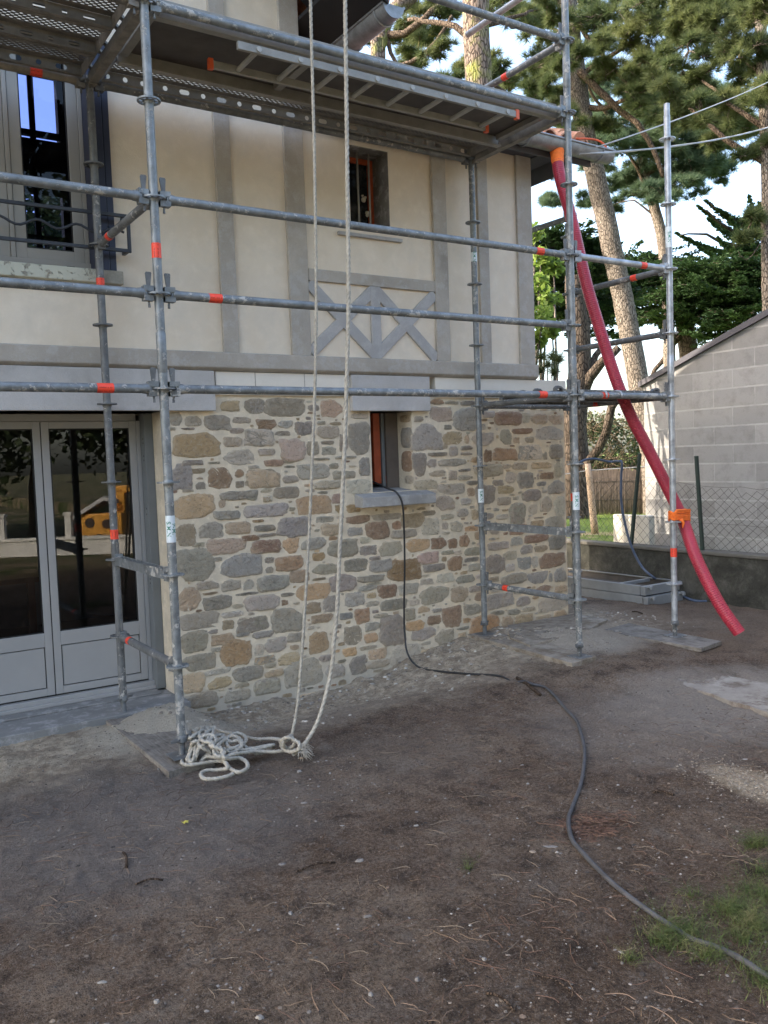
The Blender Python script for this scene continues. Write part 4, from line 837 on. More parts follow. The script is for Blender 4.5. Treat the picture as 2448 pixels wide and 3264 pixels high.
m.prism(pts[::-1], (0,0,.0), (1,0,0), (0,1,0), (0,0,zsl)); sl = m.build('path', M_slab); sl['kind'] = 'structure'

# foot boards
def wood_mat(name, c, dusty=.5):
    k = NT(name); v = k.map((3, 3, 3)); g = k.n.new('ShaderNodeTexNoise'); g.inputs['Scale'].default_value = 9; g.inputs['Detail'].default_value = 6
    mp = k.n.new('ShaderNodeMapping'); mp.inputs['Scale'].default_value = (9, .8, 9); k.l.new(k.co, mp.inputs[0]); k.l.new(mp.outputs[0], g.inputs['Vector'])
    c = np.array(c); col = k.ramp(g.outputs['Fac'], [(.3, c*.6), (.5, c), (.7, c*1.4)]); col = k.mix(col, (.36,.33,.28), k.math('MULTIPLY', k.ramp(k.noise(8, 6, .75), [(.38, 0), (.62, 1)]), dusty))
    k.set(col, .9, 0, .2); k.bump(g.outputs['Fac'], .004); return k.m
M_board = wood_mat('dusty_board', (.17,.14,.105), .75); M_board2 = wood_mat('weathered_board', (.13,.115,.10), .45)
def board(name, pts, z0, z1, mat, label, tilt=0):
    m = MB(); n = len(pts); P = [(p[0], p[1]) for p in pts]
    c = np.mean(P, 0)
    m.add([(x_, y_, z0) for x_, y_ in P]+[(x_, y_, z1) for x_, y_ in P], [tuple(range(n-1,-1,-1)), tuple(range(n, 2*n))]+[(i, (i+1)%n, n+(i+1)%n, n+i) for i in range(n)])
    o = m.build(name, mat, bevel=.003); return tag(o, label, 'board', 'boards under the scaffold feet')
board('foot_board', [(1.43,4.38),(1.70,4.40),(1.72,5.68),(1.42,5.66)], -.06, .0, M_board2, 'dark weathered board under the two left scaffold legs beside the door step')
board('foot_board', [(4.42,4.40),(4.70,4.43),(4.74,5.70),(4.50,5.70)], .045, .096, M_board, 'thick dusty plank running from the stone wall to the middle front scaffold leg')
board('foot_board', [(5.47,4.10),(5.79,4.15),(5.84,5.12),(5.43,5.06)], .062, .094, M_board2, 'thin dusty board under the right-hand scaffold leg beneath the red pipe')
board('foot_board', [PZ(1625,2032,.11)[:2],PZ(1690,2056,.11)[:2],(5.20,5.05),(5.78,5.30),(5.76,5.70),(4.95,5.70)], .05, .112, M_board, 'pale slab of board against the foot of the stone wall corner')
# ------------------------------------------------------------------ rope
M_rope = simple('hemp_rope', (.37,.345,.29), .95, 0, .22, 30, .002, 200)
prof3 = lambda th: .72+.28*abs(math.cos(1.5*th))
root = thing('rope', (2.05, 4.3, 0), 'thick pale twisted rope hanging in two strands, coiled beside the left scaffold leg', 'rope')
def ropemesh(pts, r, step=.012, pitch=.085): 
    m = MB(); m.path(spline(pts, step), r, 12, prof=prof3, twist=2*math.pi/pitch); return m
def RY(l, y0, y1):
    v0, v1 = l[0][1], l[-1][1]; return [PY(u, v, y0+(y1-y0)*(v-v0)/(v1-v0)) for u, v in l]
s1 = RY([(988,-330),(990,0),(996,250),(1002,500),(1006,750),(1008,950),(1005,1200),(996,1450),(985,1700),(968,2000),(950,2230),(930,2345)], 4.22, 4.36)
s2 = RY([(1096,-330),(1100,0),(1104,300),(1108,650),(1111,950),(1104,1250),(1095,1500),(1083,1750),(1074,1950),(1064,2045),(1060,2110),(1040,2210),(1008,2310),(960,2385),(932,2405)], 4.16, 4.12)
ropemesh(s1, .0100).build('hanging_strand', M_rope, root, smooth=True); ropemesh(s2, .0128, pitch=.1).build('hanging_strand', M_rope, root, smooth=True)
def RC(s, z): 
    out = []; n = len(s)
    for i, e in enumerate(s):
        u, v = 500+e[0]/3.016, 2200+e[1]/3.016; zz = (e[2] if len(e) > 2 else z)
        out.append(PZ(u, v, zz))
    return out
coilA = [(1290,470,.05),(1230,480,.06),(1100,465,.03),(980,470,.02),(880,455,.02),(760,420,.04),(640,400,.05),(560,372,.06),(480,360,.07),(400,370,.07),(330,400,.06),(300,430,.07),(340,385,.08),(400,430,.09),(360,480,.08),(300,560,.05),(255,640,.02),(245,705,.02),(330,718,.02),(450,700,.02),(600,680,.02),(650,690,.03),(700,750,.03),(790,788,.03),(868,750,.03),(862,690,.03),(790,650,.04),(700,660,.06),(640,640,.08),(615,560,.10),(560,525,.10),(480,500,.11),(400,490,.12),(350,500,.12),(325,560,.07),(310,650,.04),(340,690,.03),(365,620,.06),(375,540,.09),(430,470,.12),(490,400,.12),(540,380,.11),(530,460,.12),(505,510,.12),(560,570,.10),(620,610,.08),(700,570,.07),(760,550,.07),(850,500,.06),(845,440,.06),(770,415,.07),(690,450,.08),(668,510,.08),(715,560,.07),(850,575,.05),(960,555,.04),(1090,528,.03)]
coilB = [(270,330,.10),(285,400,.10),(320,460,.12),(350,440,.13),(420,400,.12),(450,360,.10),(520,400,.10),(560,440,.09),(640,430,.08),(600,500,.08),(540,560,.07),(480,620,.04),(430,690,.02),(470,640,.04),(560,640,.05),(640,650,.06),(720,620,.05),(860,590,.04),(1000,560,.04),(1110,528,.045),(1115,545,.02),(1050,590,.015),(940,610,.015)]
coilC = [(740,800,.02),(680,828,.02),(560,852,.02),(455,850,.02),(425,805,.02),(480,772,.02),(600,765,.02),(680,745,.04),(660,690,.05),(640,660,.06),(720,620,.07),(860,600,.05),(1000,590,.03),(1150,590,.03),(1290,570,.04),(1350,590,.05)]
coilD = [(420,690,.015),(470,630,.04),(520,600,.06),(450,560,.09),(400,520,.11),(440,450,.13),(520,430,.13),(570,470,.12),(540,540,.12),(600,560,.11),(650,600,.09),(600,640,.08),(550,600,.09),(590,530,.11),(660,480,.09),(720,500,.08),(780,480,.09),(820,530,.07),(760,590,.06),(690,600,.07),(640,560,.10)]
coilE = [(300,450,.10),(350,520,.09),(330,600,.06),(290,660,.03),(330,700,.02),(380,640,.05),(400,560,.09),(460,520,.11),(500,450,.12),(460,390,.11),(410,410,.12),(430,480,.13),(500,500,.13),(560,500,.12),(620,470,.09),(680,460,.08),(740,440,.09),(800,470,.08),(830,520,.06),(870,560,.04),(930,560,.03),(990,575,.02)]
for i, c in enumerate((coilA, coilB, coilC, coilD, coilE)): 
    ropemesh(RC(c, .03), .0120, .012, .08).build('rope_coil', M_rope, root, smooth=True)
kn = [(1290,440,.10),(1240,470,.11),(1210,520,.09),(1260,560,.05),(1320,520,.09),(1300,460,.13),(1240,460,.13),(1190,500,.08),(1210,560,.05),(1290,590,.05),(1370,560,.09),(1360,500,.12),(1300,480,.13)]
mk = ropemesh(RC(kn, .1), .0125, .012, .08)
rr = random.Random(4)
for i in range(60):
    a = RC([(1380+rr.uniform(-20,40), 560+rr.uniform(-50,40), rr.uniform(.03,.09))], 0)[0]; b = a+np.array([rr.uniform(-.02,.05), rr.uniform(-.06,.0), rr.uniform(-.05,.0)]); b[2] = max(b[2], .0)
    mk.path([a, (a+b)/2+np.array([0,0,.01]), b], .0016, 4)
mk.build('knot', M_rope, root, smooth=True)
# ------------------------------------------------------------------ red corrugated pipe
M_red = simple('red_corrugated_plastic', (.37,.027,.050), .42, 0, .18, 5, .0); M_cloth = simple('orange_cloth', (.85,.17,.02), .8, 0, .15, 20, .004, 50)
M_redin = simple('pipe_inside', (.10,.012,.02), .7)
root = thing('drain_pipe', (5.9, 4.6, 0), 'long red corrugated plastic pipe hanging from the roof gutter past the scaffold', 'pipe')
pp = [(1775,478),(1784,560),(1822,700),(1868,900),(1912,1050),(1960,1200),(2008,1320),(2070,1440),(2130,1560),(2175,1655),(2220,1780),(2290,1920),(2357,2018)]
yy_ = np.interp([p[1] for p in pp], [478, 1620, 2018], [5.38, 4.60, 4.04])
ctr = spline([PY(u, v, y) for (u, v), y in zip(pp, yy_)], .004)
_L = np.concatenate([[0], np.cumsum([np.linalg.norm(ctr[i+1]-ctr[i]) for i in range(len(ctr)-1)])]); _s = np.arange(0, _L[-1], .0042); _C = np.array(ctr); ctr = [np.array([np.interp(t, _L, _C[:, q]) for q in range(3)]) for t in _s]; n = len(ctr)
m = MB(); m.path(ctr, [.0480+.0020*math.cos(2*math.pi*i/4) for i in range(n)], 32, cap=False)
m.path(ctr[-40:][::-1], [.041]*40, 22, cap=False)
o = m.build('corrugated_hose', M_red, root, smooth=True)
a, b = ctr[-1], ctr[-2]; d = (a-b)/np.linalg.norm(a-b); m = MB(); m.path([a-d*.20, a-d*.19], [.040,.040], 20); m.build('dark_bore', M_redin, o)
m = MB(); c0 = ctr[:30]; m.path([PY(1768,462,5.38), *[ctr[i] for i in range(0, 34, 4)]], [.050,.056,.060,.056,.055,.053,.055,.052,.050,.050][:10], 16, cap=False); m.build('orange_sleeve', M_cloth, root, smooth=True)
i0 = min(range(n), key=lambda i: abs(ctr[i][2]-1.04)); pc = ctr[i0]; pol = np.array([XE, YF, pc[2]+.03])
m = MB(); rr = random.Random(9)
for t in range(7):
    zo = -.035+t*.012; pts = []
    for j in range(33):
        a = 2*math.pi*j/32; ca, sa = math.cos(a), math.sin(a)
        e = (pc-pol); L = np.linalg.norm(e[:2]); ex = np.array([e[0], e[1]])/L; ey = np.array([-ex[1], ex[0]])
        r1, r2 = .031, .060
        cx = (L if ca > 0 else 0)+(r2 if ca > 0 else r1)*ca; cy = (r2 if ca > 0 else r1)*sa
        zz = pol[2]+zo+(-.012 if ca > 0 else .0)*1+.006*math.sin(3*a+t)+(t-3)*.004*ca
        pts.append((pol[0]+ex[0]*cx+ey[0]*cy, pol[1]+ex[1]*cx+ey[1]*cy, zz))
    m.path(pts, .0085+rr.uniform(-.001,.002), 7)
m.path([pol+np.array([.03,-.05,-.03]), pol+np.array([.05,-.06,-.06]), pol+np.array([.035,-.06,-.10])], [.016,.012,.004], 7)
m.build('cloth_tie', M_cloth, root, smooth=True)
# ------------------------------------------------------------------ cables
M_cab = simple('black_cable', (.020,.021,.023), .55, 0, .3, 10); M_cab2 = simple('dusty_grey_cable', (.055,.055,.058), .7, 0, .35, 14, .002)
M_bluec = simple('blue_grey_hose', (.075,.10,.15), .6, 0, .2, 9)
pts = [PY(1187,1533,5.98), PY(1200,1540,5.90), PY(1232,1556,5.74), PY(1262,1568,5.64), PY(1281,1600,5.605), PY(1287,1660,5.62), PY(1290,1800,5.66), PY(1288,1930,5.68), PY(1290,2020,5.66), PY(1300,2085,5.60)]
gp = [on_ground(u, v)+np.array([0,0,.008]) for u, v in [(1335,2130),(1400,2143),(1500,2152),(1590,2158),(1632,2170)]]; gp[-1][2] -= .02
m = MB(); m.path(spline(pts+gp, .02), .0078, 10); tag(m.build('power_cable', M_cab, smooth=True), 'thin black cable coming out of the small stone window and running down the wall', 'cable', 'site cables')
gp = [on_ground(u, v)+np.array([0,0,.010]) for u, v in [(1640,2172),(1665,2176),(1700,2186),(1738,2196),(1770,2225),(1800,2262),(1835,2300),(1852,2345),(1862,2390),(1862,2440),(1850,2510),(1826,2575),(1812,2620),(1822,2680),(1855,2725),(1900,2772),(1960,2830),(2050,2900),(2130,2955),(2200,3000),(2265,3022),(2330,3050),(2390,3085),(2448,3125),(2530,3180)]]
gp[0][2] -= .03; m = MB(); m.path(spline(gp, .02), .0098, 10)
tag(m.build('ground_cable', M_cab2, smooth=True), 'thick dusty grey cable snaking over the bare earth to the lower right corner', 'cable', 'site cables')
XH = 7.42
pts = [PX(1845,1476,7.0), PX(1868,1465,7.1), PX(1900,1463,7.2), PX(1940,1472,XH), PX(1974,1470,XH), PX(1982,1476,XH), PX(1980,1520,XH), PX(1980,1590,XH), PX(1988,1650,XH), PX(2010,1735,XH), PX(2045,1805,XH), PX(2085,1842,XH)]
pts = [np.array(p) for p in pts]; pts += [PZ(2110,1855,.10), PZ(2160,1890,.05), PZ(2215,1915,.03), PZ(2300,1915,.02), PZ(2380,1922,.02), PZ(2440,1928,.02)]
m = MB(); m.path(spline(pts, .03), .0135, 10); hs = m.build('garden_hose', M_bluec, smooth=True); tag(hs, 'blue grey hose looped over the wire fence and lying along the low wall', 'hose')
e = PZ(2440,1930,.03); m = MB(); m.path([e+np.array([-.06,.05,0]), e+np.array([-.03,.02,0]), e+np.array([0,-.02,0]), e+np.array([.1,-.12,.0])], [.018,.03,.034,.034], 12); m.path([e+np.array([.0,-.02,0]), e+np.array([.005,-.02,.05])], .012, 8)
m.build('hose_coupling', M_galv3, hs, autos=True)
# overhead cables
M_wire = simple('grey_wire', (.34,.34,.34), .6)
m = MB(); a = PD(1850,492,6.6); b = PD(2700,292,16.); m.path([a+(b-a)*t/24+np.array([0,0,-.22*4*(t/24)*(1-t/24)]) for t in range(25)], .011, 8, prof=lambda th: .75+.25*abs(math.cos(th)), twist=14); tag(m.build('overhead_cable', M_wire, smooth=True), 'thick twisted overhead cable leading right from the end of the roof gutter', 'cable', 'overhead wires')
m = MB(); a = PD(1900,470,6.9); b = PD(2700,115,18.); m.path([a+(b-a)*t/24+np.array([0,0,-.15*4*(t/24)*(1-t/24)]) for t in range(25)], .0065, 6); tag(m.build('overhead_cable', M_wire, smooth=True), 'thin overhead wire rising to the right above the thicker twisted cable', 'cable', 'overhead wires')
# ------------------------------------------------------------------ boundary wall, fence, block building
k = NT('mossy_concrete'); a = k.noise(3.2, 6, .75, dist=.3); b = k.noise(20, 6, .75); x = k.xyz()
col = k.ramp(a, [(.34, (.018,.018,.013)), (.50, (.045,.043,.033)), (.66, (.10,.095,.08)), (.78, (.17,.165,.15))]); col = k.mix(col, (.06,.065,.03), k.ramp(b, [(.56, 0), (.7, .5)]))
col = k.mix(col, (.22,.20,.17), k.ramp(x[2], [(.50, 0), (.515, .45)])); k.set(col, .95); k.bump(k.math('ADD', a, k.math('MULTIPLY', b, .5)), .02); M_moss = k.m
XW = 7.55
m = MB(); m.box(XW, XW+.14, -1.5, 16, -.3, .505); m.box(XW-.012, XW+.152, -1.5, 16, .506, .545); lw = m.build('boundary_wall', M_moss, bevel=.008); tag(lw, 'low dark moss-stained concrete wall carrying the wire fence', 'wall')
M_gpost = simple('green_painted_post', (.018,.035,.028), .5); M_wire2 = simple('fence_wire', (.055,.048,.04), .6, .3)
XFc = XW+.05
fence = thing('wire_fence', (XFc, 6, .54), 'rusty chain link fence with green posts on top of the low dark wall', 'fence')
m = MB(); s = .052; z0, z1 = .56, 1.30; ya_, yb2 = 1.6, 10.5
rr = random.Random(2)
nrow = int((z1-z0)/s); ncol = int((yb2-ya_)/(2*s))
def sag(y): return -.10*math.sin(min(max((y-4.6)/1.6, 0), 1)*math.pi)+(-.05 if y < 5.2 else 0)
def node(i, j): 
    y = ya_+i*s; z = z0+j*s*1.0
    tt = j/nrow; return np.array([XFc+.012*math.sin(i*.7)*tt, y+.010*math.sin(j*.9+i*.3), z+sag(y)*tt])
for c in range(0, ncol*2):
    for st in (1, -1):
        pts = []
        for j in range(nrow+1): pts.append(node(c+st*j*1.0, j))
        if c % 2 == 0: m.path(pts, .0021, 3, cap=False)
m.build('chain_link', M_wire2, fence); m = MB()
for j, dz in ((0, 0), (nrow*.42, 0), (nrow, .01)): m.path([np.array([XFc-.003, ya_+t*.2, z0+j*s+dz+sag(ya_+t*.2)*(j/nrow)]) for t in range(int((yb2-ya_)/.2))], .0018, 5)
m.build('tension_wire', M_wire2, fence)
for (yb_f, yt_f, xt, top) in ((6.60, 6.44, XFc-.02, PX(2020,1446,7.55)[2]), (5.66, 5.72, XFc, PX(2198,1454,7.6)[2]), (8.1, 8.1, XFc, 1.6), (3.9, 3.9, XFc, 1.55), (2.2, 2.2, XFc, 1.55)):
    m = MB(); m.obox((np.array([XFc,yb_f,.54])+np.array([xt,yt_f,top]))/2, (.016,0,0), (0,.016,0), (np.array([xt,yt_f,top])-np.array([XFc,yb_f,.54]))/2); m.build('fence_post', M_gpost, fence, bevel=.002)
# block building
k = NT('concrete_blocks'); x = k.xyz(); L, Hh2 = .505, .2035
row = k.math('FLOOR', k.math('DIVIDE', x[2], Hh2)); off = k.math('MULTIPLY', k.math('MODULO', k.math('ABSOLUTE', row), 2.), .47)
u = k.math('FRACT', k.math('ADD', k.math('DIVIDE', x[1], L), k.math('ADD', off, 100.))); v = k.math('FRACT', k.math('ADD', k.math('DIVIDE', x[2], Hh2), 100.))
nz = k.math('MULTIPLY', k.math('SUBTRACT', k.noise(26, 5, .7), .5), .05)
jv = k.math('MAXIMUM', k.math('LESS_THAN', k.math('ADD', v, nz), .055), k.math('GREATER_THAN', k.math('ADD', v, nz), .965)); ju = k.math('MULTIPLY', k.math('LESS_THAN', k.math('ADD', u, nz), .022), .7); jo = k.math('MAXIMUM', jv, ju)
idn = k.n.new('ShaderNodeTexWhiteNoise'); idn.noise_dimensions = '2D'; cb = k.n.new('ShaderNodeCombineXYZ'); k.l.new(row, cb.inputs[0]); k.l.new(k.math('FLOOR', k.math('ADD', k.math('DIVIDE', x[1], L), off)), cb.inputs[1]); k.l.new(cb.outputs[0], idn.inputs[0])
c0 = k.ramp(idn.outputs[0], [(0, (.25,.24,.228)), (.5, (.29,.28,.266)), (1, (.335,.322,.305))]); c0 = k.mix(c0, (.17,.16,.15), k.ramp(k.noise(6, 6, .7), [(.48, 0), (.66, .45)])); c0 = k.mix(c0, (.06,.055,.05), k.ramp(k.noise(120, 4, .8), [(.58, 0), (.68, .6)]))
c0 = k.mix(c0, (.44,.425,.40), k.math('MULTIPLY', jo, k.ramp(k.noise(5, 4), [(.35, .25), (.6, .8)])))
top = k.ramp(k.math('ADD', x[2], k.math('MULTIPLY', k.noise(5, 5), .25)), [(2.35/4, 0), (2.55/4, 0)])
k.set(c0, .95, 0, .2); k.bump(k.math('ADD', k.math('MULTIPLY', jo, .5), k.math('MULTIPLY', k.noise(90, 5, .8), .5)), .012); M_block = k.m
XB, YB1 = 8.32, PX(2056,1500,8.32)[1]; zr0 = PX(2056,1228,XB)[2]; pt = PX(2448,1008,XB); sl_ = (pt[2]-zr0)/(pt[1]-YB1)
bb = thing('outbuilding', (XB, 4, 0), 'grey concrete block building with sloping roof edge behind the wire fence', 'building')
Yn = -1.5; zr = lambda y: zr0+sl_*(y-YB1); Yr = 2.2
m = MB(); prof = [(YB1, -.2), (YB1, zr(YB1)), (Yr, zr(Yr)), (Yn-2, zr(Yr)-.3*(Yr-Yn+2)), (Yn-2, -.2)]
m.prism(prof, (XB,0,0), (0,1,0), (0,0,1), (5,0,0)); m.build('block_wall', M_block, bb)
m = MB(); M_fel = simple('dark_roof_edge', (.06,.055,.065), .6)
m.prism([(YB1+.05, zr(YB1)-.02+.0), (YB1+.05, zr(YB1)+.045), (Yr, zr(Yr)+.065), (Yn-2, zr(Yr)-.3*(Yr-Yn+2)+.06), (Yn-2, zr(Yr)-.3*(Yr-Yn+2)+.002), (Yr, zr(Yr)+.002)], (XB-.04,0,0), (0,1,0), (0,0,1), (5.1,0,0)); m.build('roof', M_fel, bb)
# concrete box beyond the fence
M_white = simple('pale_concrete', (.58,.54,.46), .9, 0, .12, 9, .002)
a = PX(1955,1722,7.9); b = PX(2070,1722,7.9); ztop = PX(2010,1642,7.9)[2]
m = MB(); m.box(7.9, 8.0, b[1], a[1], .30, ztop); bx = m.build('concrete_box', M_white, bevel=.01); tag(bx, 'pale sunlit concrete box standing behind the chain link fence', 'box')
M_tray = simple('tray_steel', (.30,.31,.31), .5, .3, .12, 6)
# scaffold trays stacked on the ground
def tray(x0, x1, y0, y1, z, dz, rot, label):
    t = thing('scaffold_tray', ((x0+x1)/2, (y0+y1)/2, z), label, 'scaffold deck', 'spare decks stacked by the low wall'); m = MB(); h = .095
    MB().box(x0+.004, x1-.004, y0, y1, z, z+.012).build('tray_floor', M_ply, t); m.box(x0, x0+.004, y0, y1, z, z+h); m.box(x1-.004, x1, y0, y1, z, z+h); m.box(x0-.0, x0+.03, y0, y1, z+h, z+h+.004); m.box(x1-.03, x1, y0, y1, z+h, z+h+.004)
    MB().box(x0+.03, x1-.03, y0+.30, y0+.34, z+.06, z+.09).build('cross_bar', M_tray, t); MB().box(x1-.010, x1-.005, y0+.01, y1, z+.012, z+h-.012).build('inner_side', M_ply, t)
    m.build('tray_body', M_tray, t, bevel=.002); m = MB(); m.box(x0+.005, x1-.005, y0-.06, y0-.001, z+.002, z+h); 
    for xx in (x0+.05, x1-.05): m.prism([(0,0),(.03,.02),(.055,.012),(.06,-.02),(.045,-.02),(.03,.002),(0,-.02)], (xx-.018, y0-.06, z+h-.01), (0,-1,0), (0,0,1), (.036,0,0))
    m.build('end_plate', M_tray, t, bevel=.003); t.rotation_euler = (0, 0, rot)
tray(6.90, 7.46, 5.86, 8.30, .02, 0, .0, 'lower steel scaffold deck lying on the earth by the low wall'); tray(6.89, 7.45, 5.90, 8.36, .125, 0, .012, 'upper steel scaffold deck stacked upside down by the low wall')
# things reflected from the street side, behind the photographer
wl = thing('street_wall', (4.4, -4.55, 0), 'low white street wall with a slatted gate behind the photographer', 'wall')
M_wp = simple('white_paint', (.75,.74,.70), .6); dirv = np.array([.835,.55,0]); nrm = np.array([-.55,.835,0])
m = MB(); m.obox(np.array([4.4,-4.55,.15]), dirv*3.2, nrm*.08, (0,0,.15)); m.obox(np.array([4.4,-4.55,.325]), dirv*3.25, nrm*.11, (0,0,.025))
for t in (-.62, -1.9): m.obox(np.array([4.4,-4.55,.5])+dirv*t, dirv*.06, nrm*.06, (0,0,.26)); m.obox(np.array([4.4,-4.55,.79])+dirv*t, dirv*.08, nrm*.08, (0,0,.03))
m.build('wall_body', M_wp, wl)
m = MB()
for i in range(12): m.obox(np.array([4.4,-4.55,.5])+dirv*(-1.85-i*.11), dirv*.025, nrm*.01, (0,0,.20))
m.obox(np.array([4.4,-4.55,.66])+dirv*(-2.5), dirv*.7, nrm*.012, (0,0,.02)); m.build('gate_slats', M_wp, wl)
ph = thing('playhouse', (4.8,-5.65,0), 'orange yellow play house with dark spots behind the photographer', 'playhouse')
M_yel = simple('yellow_plastic', (.75,.36,.05), .5, 0, .06); M_br = simple('brown_plastic', (.05,.03,.02), .5); M_pg = simple('grey_plastic_roof', (.55,.55,.55), .5)
o_ = np.array([4.8,-5.65,0]); m = MB(); m.obox(o_+np.array([0,0,.35]), dirv*.42, nrm*.35, (0,0,.38)); m.obox(o_+dirv*.33+np.array([0,0,.9]), dirv*.09, nrm*.1, (0,0,.3)); m.obox(o_+dirv*.44+np.array([0,0,1.2]), dirv*.2, nrm*.1, (0,0,.07)); m.build('play_walls', M_yel, ph, bevel=.02)
m = MB(); m.prism([(-.55,.70),(.1,1.08),(.3,1.0),(.3,.92),(.1,1.0),(-.55,.62)], o_-nrm*.42, dirv, (0,0,1), nrm*.84); m.build('play_roof', M_pg, ph)
m = MB()
for (t, z, r) in ((-.22,.55,.10),(.12,.52,.10),(.30,.30,.07),(-.05,.25,.08),(-.32,.25,.06)): m.path([o_+dirv*t+np.array([0,0,z])+nrm*.345, o_+dirv*t+np.array([0,0,z])+nrm*.356], r, 12)
m.build('play_spots', M_br, ph)
# ------------------------------------------------------------------ trees
def bark_mat(name, c, c2, sc=9, green=0):
    k = NT(name); mp = k.n.new('ShaderNodeMapping'); mp.inputs['Scale'].default_value = (1, 1, .34); k.l.new(k.co, mp.inputs[0])
    v = k.voro(sc*3.2, 'DISTANCE_TO_EDGE', mp.outputs[0]); n = k.noise(sc*2, 6, .7, mp.outputs[0], .5); c, c2 = np.array(c), np.array(c2)
    col = k.ramp(n, [(.3, c*.75), (.5, c), (.7, c2)]); col = k.mix(c*.28, col, k.ramp(v, [(.0, 0), (.13, 1)]))
    if green: col = k.mix(col, (.22,.24,.05), k.math('MULTIPLY', k.ramp(k.noise(2.5, 5), [(.5, 0), (.65, 1)]), green))
    k.set(col, .95, 0, .15); k.bump(k.math('ADD', k.math('MINIMUM', v, .13), k.math('MULTIPLY', n, .1)), .12); return k.m
M_bark = bark_mat('pine_bark', (.20,.165,.135), (.33,.285,.235)); M_bark2 = bark_mat('pine_bark_brown', (.19,.145,.115), (.31,.25,.20), 7, .7); M_barkd = bark_mat('dark_bark', (.085,.065,.05), (.14,.11,.085), 6)
M_limb = bark_mat('limb_bark', (.13,.095,.068), (.20,.15,.11), 9)
def leafmat(name, c1, c2, c3, tr=.35, sc=1.3):
    k = NT(name); a = k.noise(sc, 4, .6); col = k.ramp(a, [(.3, c1), (.5, c2), (.72, c3)]); oi = k.noise(14, 2)
    col = k.mix(col, c3, k.ramp(oi, [(.55, 0), (.75, .5)])); k.set(col, .6, 0, .3)
    t = k.n.new('ShaderNodeBsdfTranslucent'); k.l.new(col, t.inputs[0]); mx = k.n.new('ShaderNodeMixShader'); mx.inputs[0].default_value = tr
    k.l.new(k.p.outputs[0], mx.inputs[1]); k.l.new(t.outputs[0], mx.inputs[2]); k.l.new(mx.outputs[0], k.out.inputs[0]); return k.m
M_needle = leafmat('pine_needles', (.055,.085,.035), (.095,.12,.045), (.18,.195,.075), .45, .8)
M_needle2 = leafmat('blue_pine_needles', (.045,.08,.05), (.08,.125,.07), (.15,.20,.10), .4, .8)
M_cyp = leafmat('cypress_foliage', (.020,.042,.018), (.035,.07,.025), (.07,.12,.04), .25, .9)
M_leafg = leafmat('bright_leaves', (.10,.17,.03), (.19,.28,.05), (.36,.44,.12), .5, 3)
M_hedge = leafmat('hedge_leaves', (.03,.05,.02), (.05,.08,.03), (.13,.13,.06), .3, 2)
M_dry = leafmat('dry_twigs', (.16,.12,.07), (.25,.19,.12), (.36,.30,.20), .1, 2)
def tri_obj(name, V, mat, parent):
    "V: (n,3,3) triangles"
    root = parent
    while root.parent: root = root.parent
    V = V.reshape(-1, 3)-np.array(root.location); n = len(V)//3; me = bpy.data.meshes.new(name); me.vertices.add(n*3); me.vertices.foreach_set('co', V.astype(np.float32).reshape(-1))
    me.loops.add(n*3); me.loops.foreach_set('vertex_index', np.arange(n*3, dtype=np.int32)); me.polygons.add(n); me.polygons.foreach_set('loop_start', np.arange(0, n*3, 3, dtype=np.int32)); me.update(calc_edges=True)
    me.materials.append(mat); o = bpy.data.objects.new(name, me); COL.objects.link(o); o.parent = parent; return o
def unit(n): v = RNG.normal(size=(n, 3)); return v/np.linalg.norm(v, axis=1, keepdims=True)
def needles(centres, dirs, per=16, L=.16, w=.006, spread=.9):
    n = len(centres); C = np.repeat(centres, per, 0); D = np.repeat(dirs, per, 0)+unit(n*per)*spread; D /= np.linalg.norm(D, axis=1, keepdims=True)
    ll = L*RNG.uniform(.7, 1.2, (n*per, 1)); s = np.cross(D, unit(n*per)); s /= np.linalg.norm(s, axis=1, keepdims=True)+1e-9
    C = C+unit(n*per)*L*.12
    return np.stack([C-s*w, C+s*w, C+D*ll], 1)
def leaves(centres, size=.06, dirs=None, up=.3):
    n = len(centres); d = unit(n); d[:, 2] *= .6
    if dirs is not None: d = d*.7+dirs
    d /= np.linalg.norm(d, axis=1, keepdims=True); s = np.cross(d, unit(n)+np.array([0,0,up])); s /= np.linalg.norm(s, axis=1, keepdims=True)+1e-9
    z = size*RNG.uniform(.6, 1.3, (n, 1)); a = centres; t1 = np.stack([a, a+d*z*.5+s*z*.35, a+d*z], 1); t2 = np.stack([a, a+d*z, a+d*z*.5-s*z*.35], 1)
    return np.concatenate([t1, t2])
def limb(m, pts, r0, r1, n=8, step=.25, wob=.0):
    P = spline(pts, step); k_ = len(P); m.path([p+RNG.normal(size=3)*wob for p in P], [r0+(r1-r0)*(i/(k_-1))**.8 for i in range(k_)], n)
def blobpts(u, v, r, dep, n, dd=None, flat=1.):
    "n points in a clump seen at pixel (u, v), pixel radius r, camera depth dep: a real ball of that size at that distance"
    c = PD(u, v, dep); R = r*dep/FPX; d = unit(n)*RNG.uniform(.25, 1, (n, 1))**.6*R*np.array([1, 1, flat])
    return c+d, d/R
DENS = 24
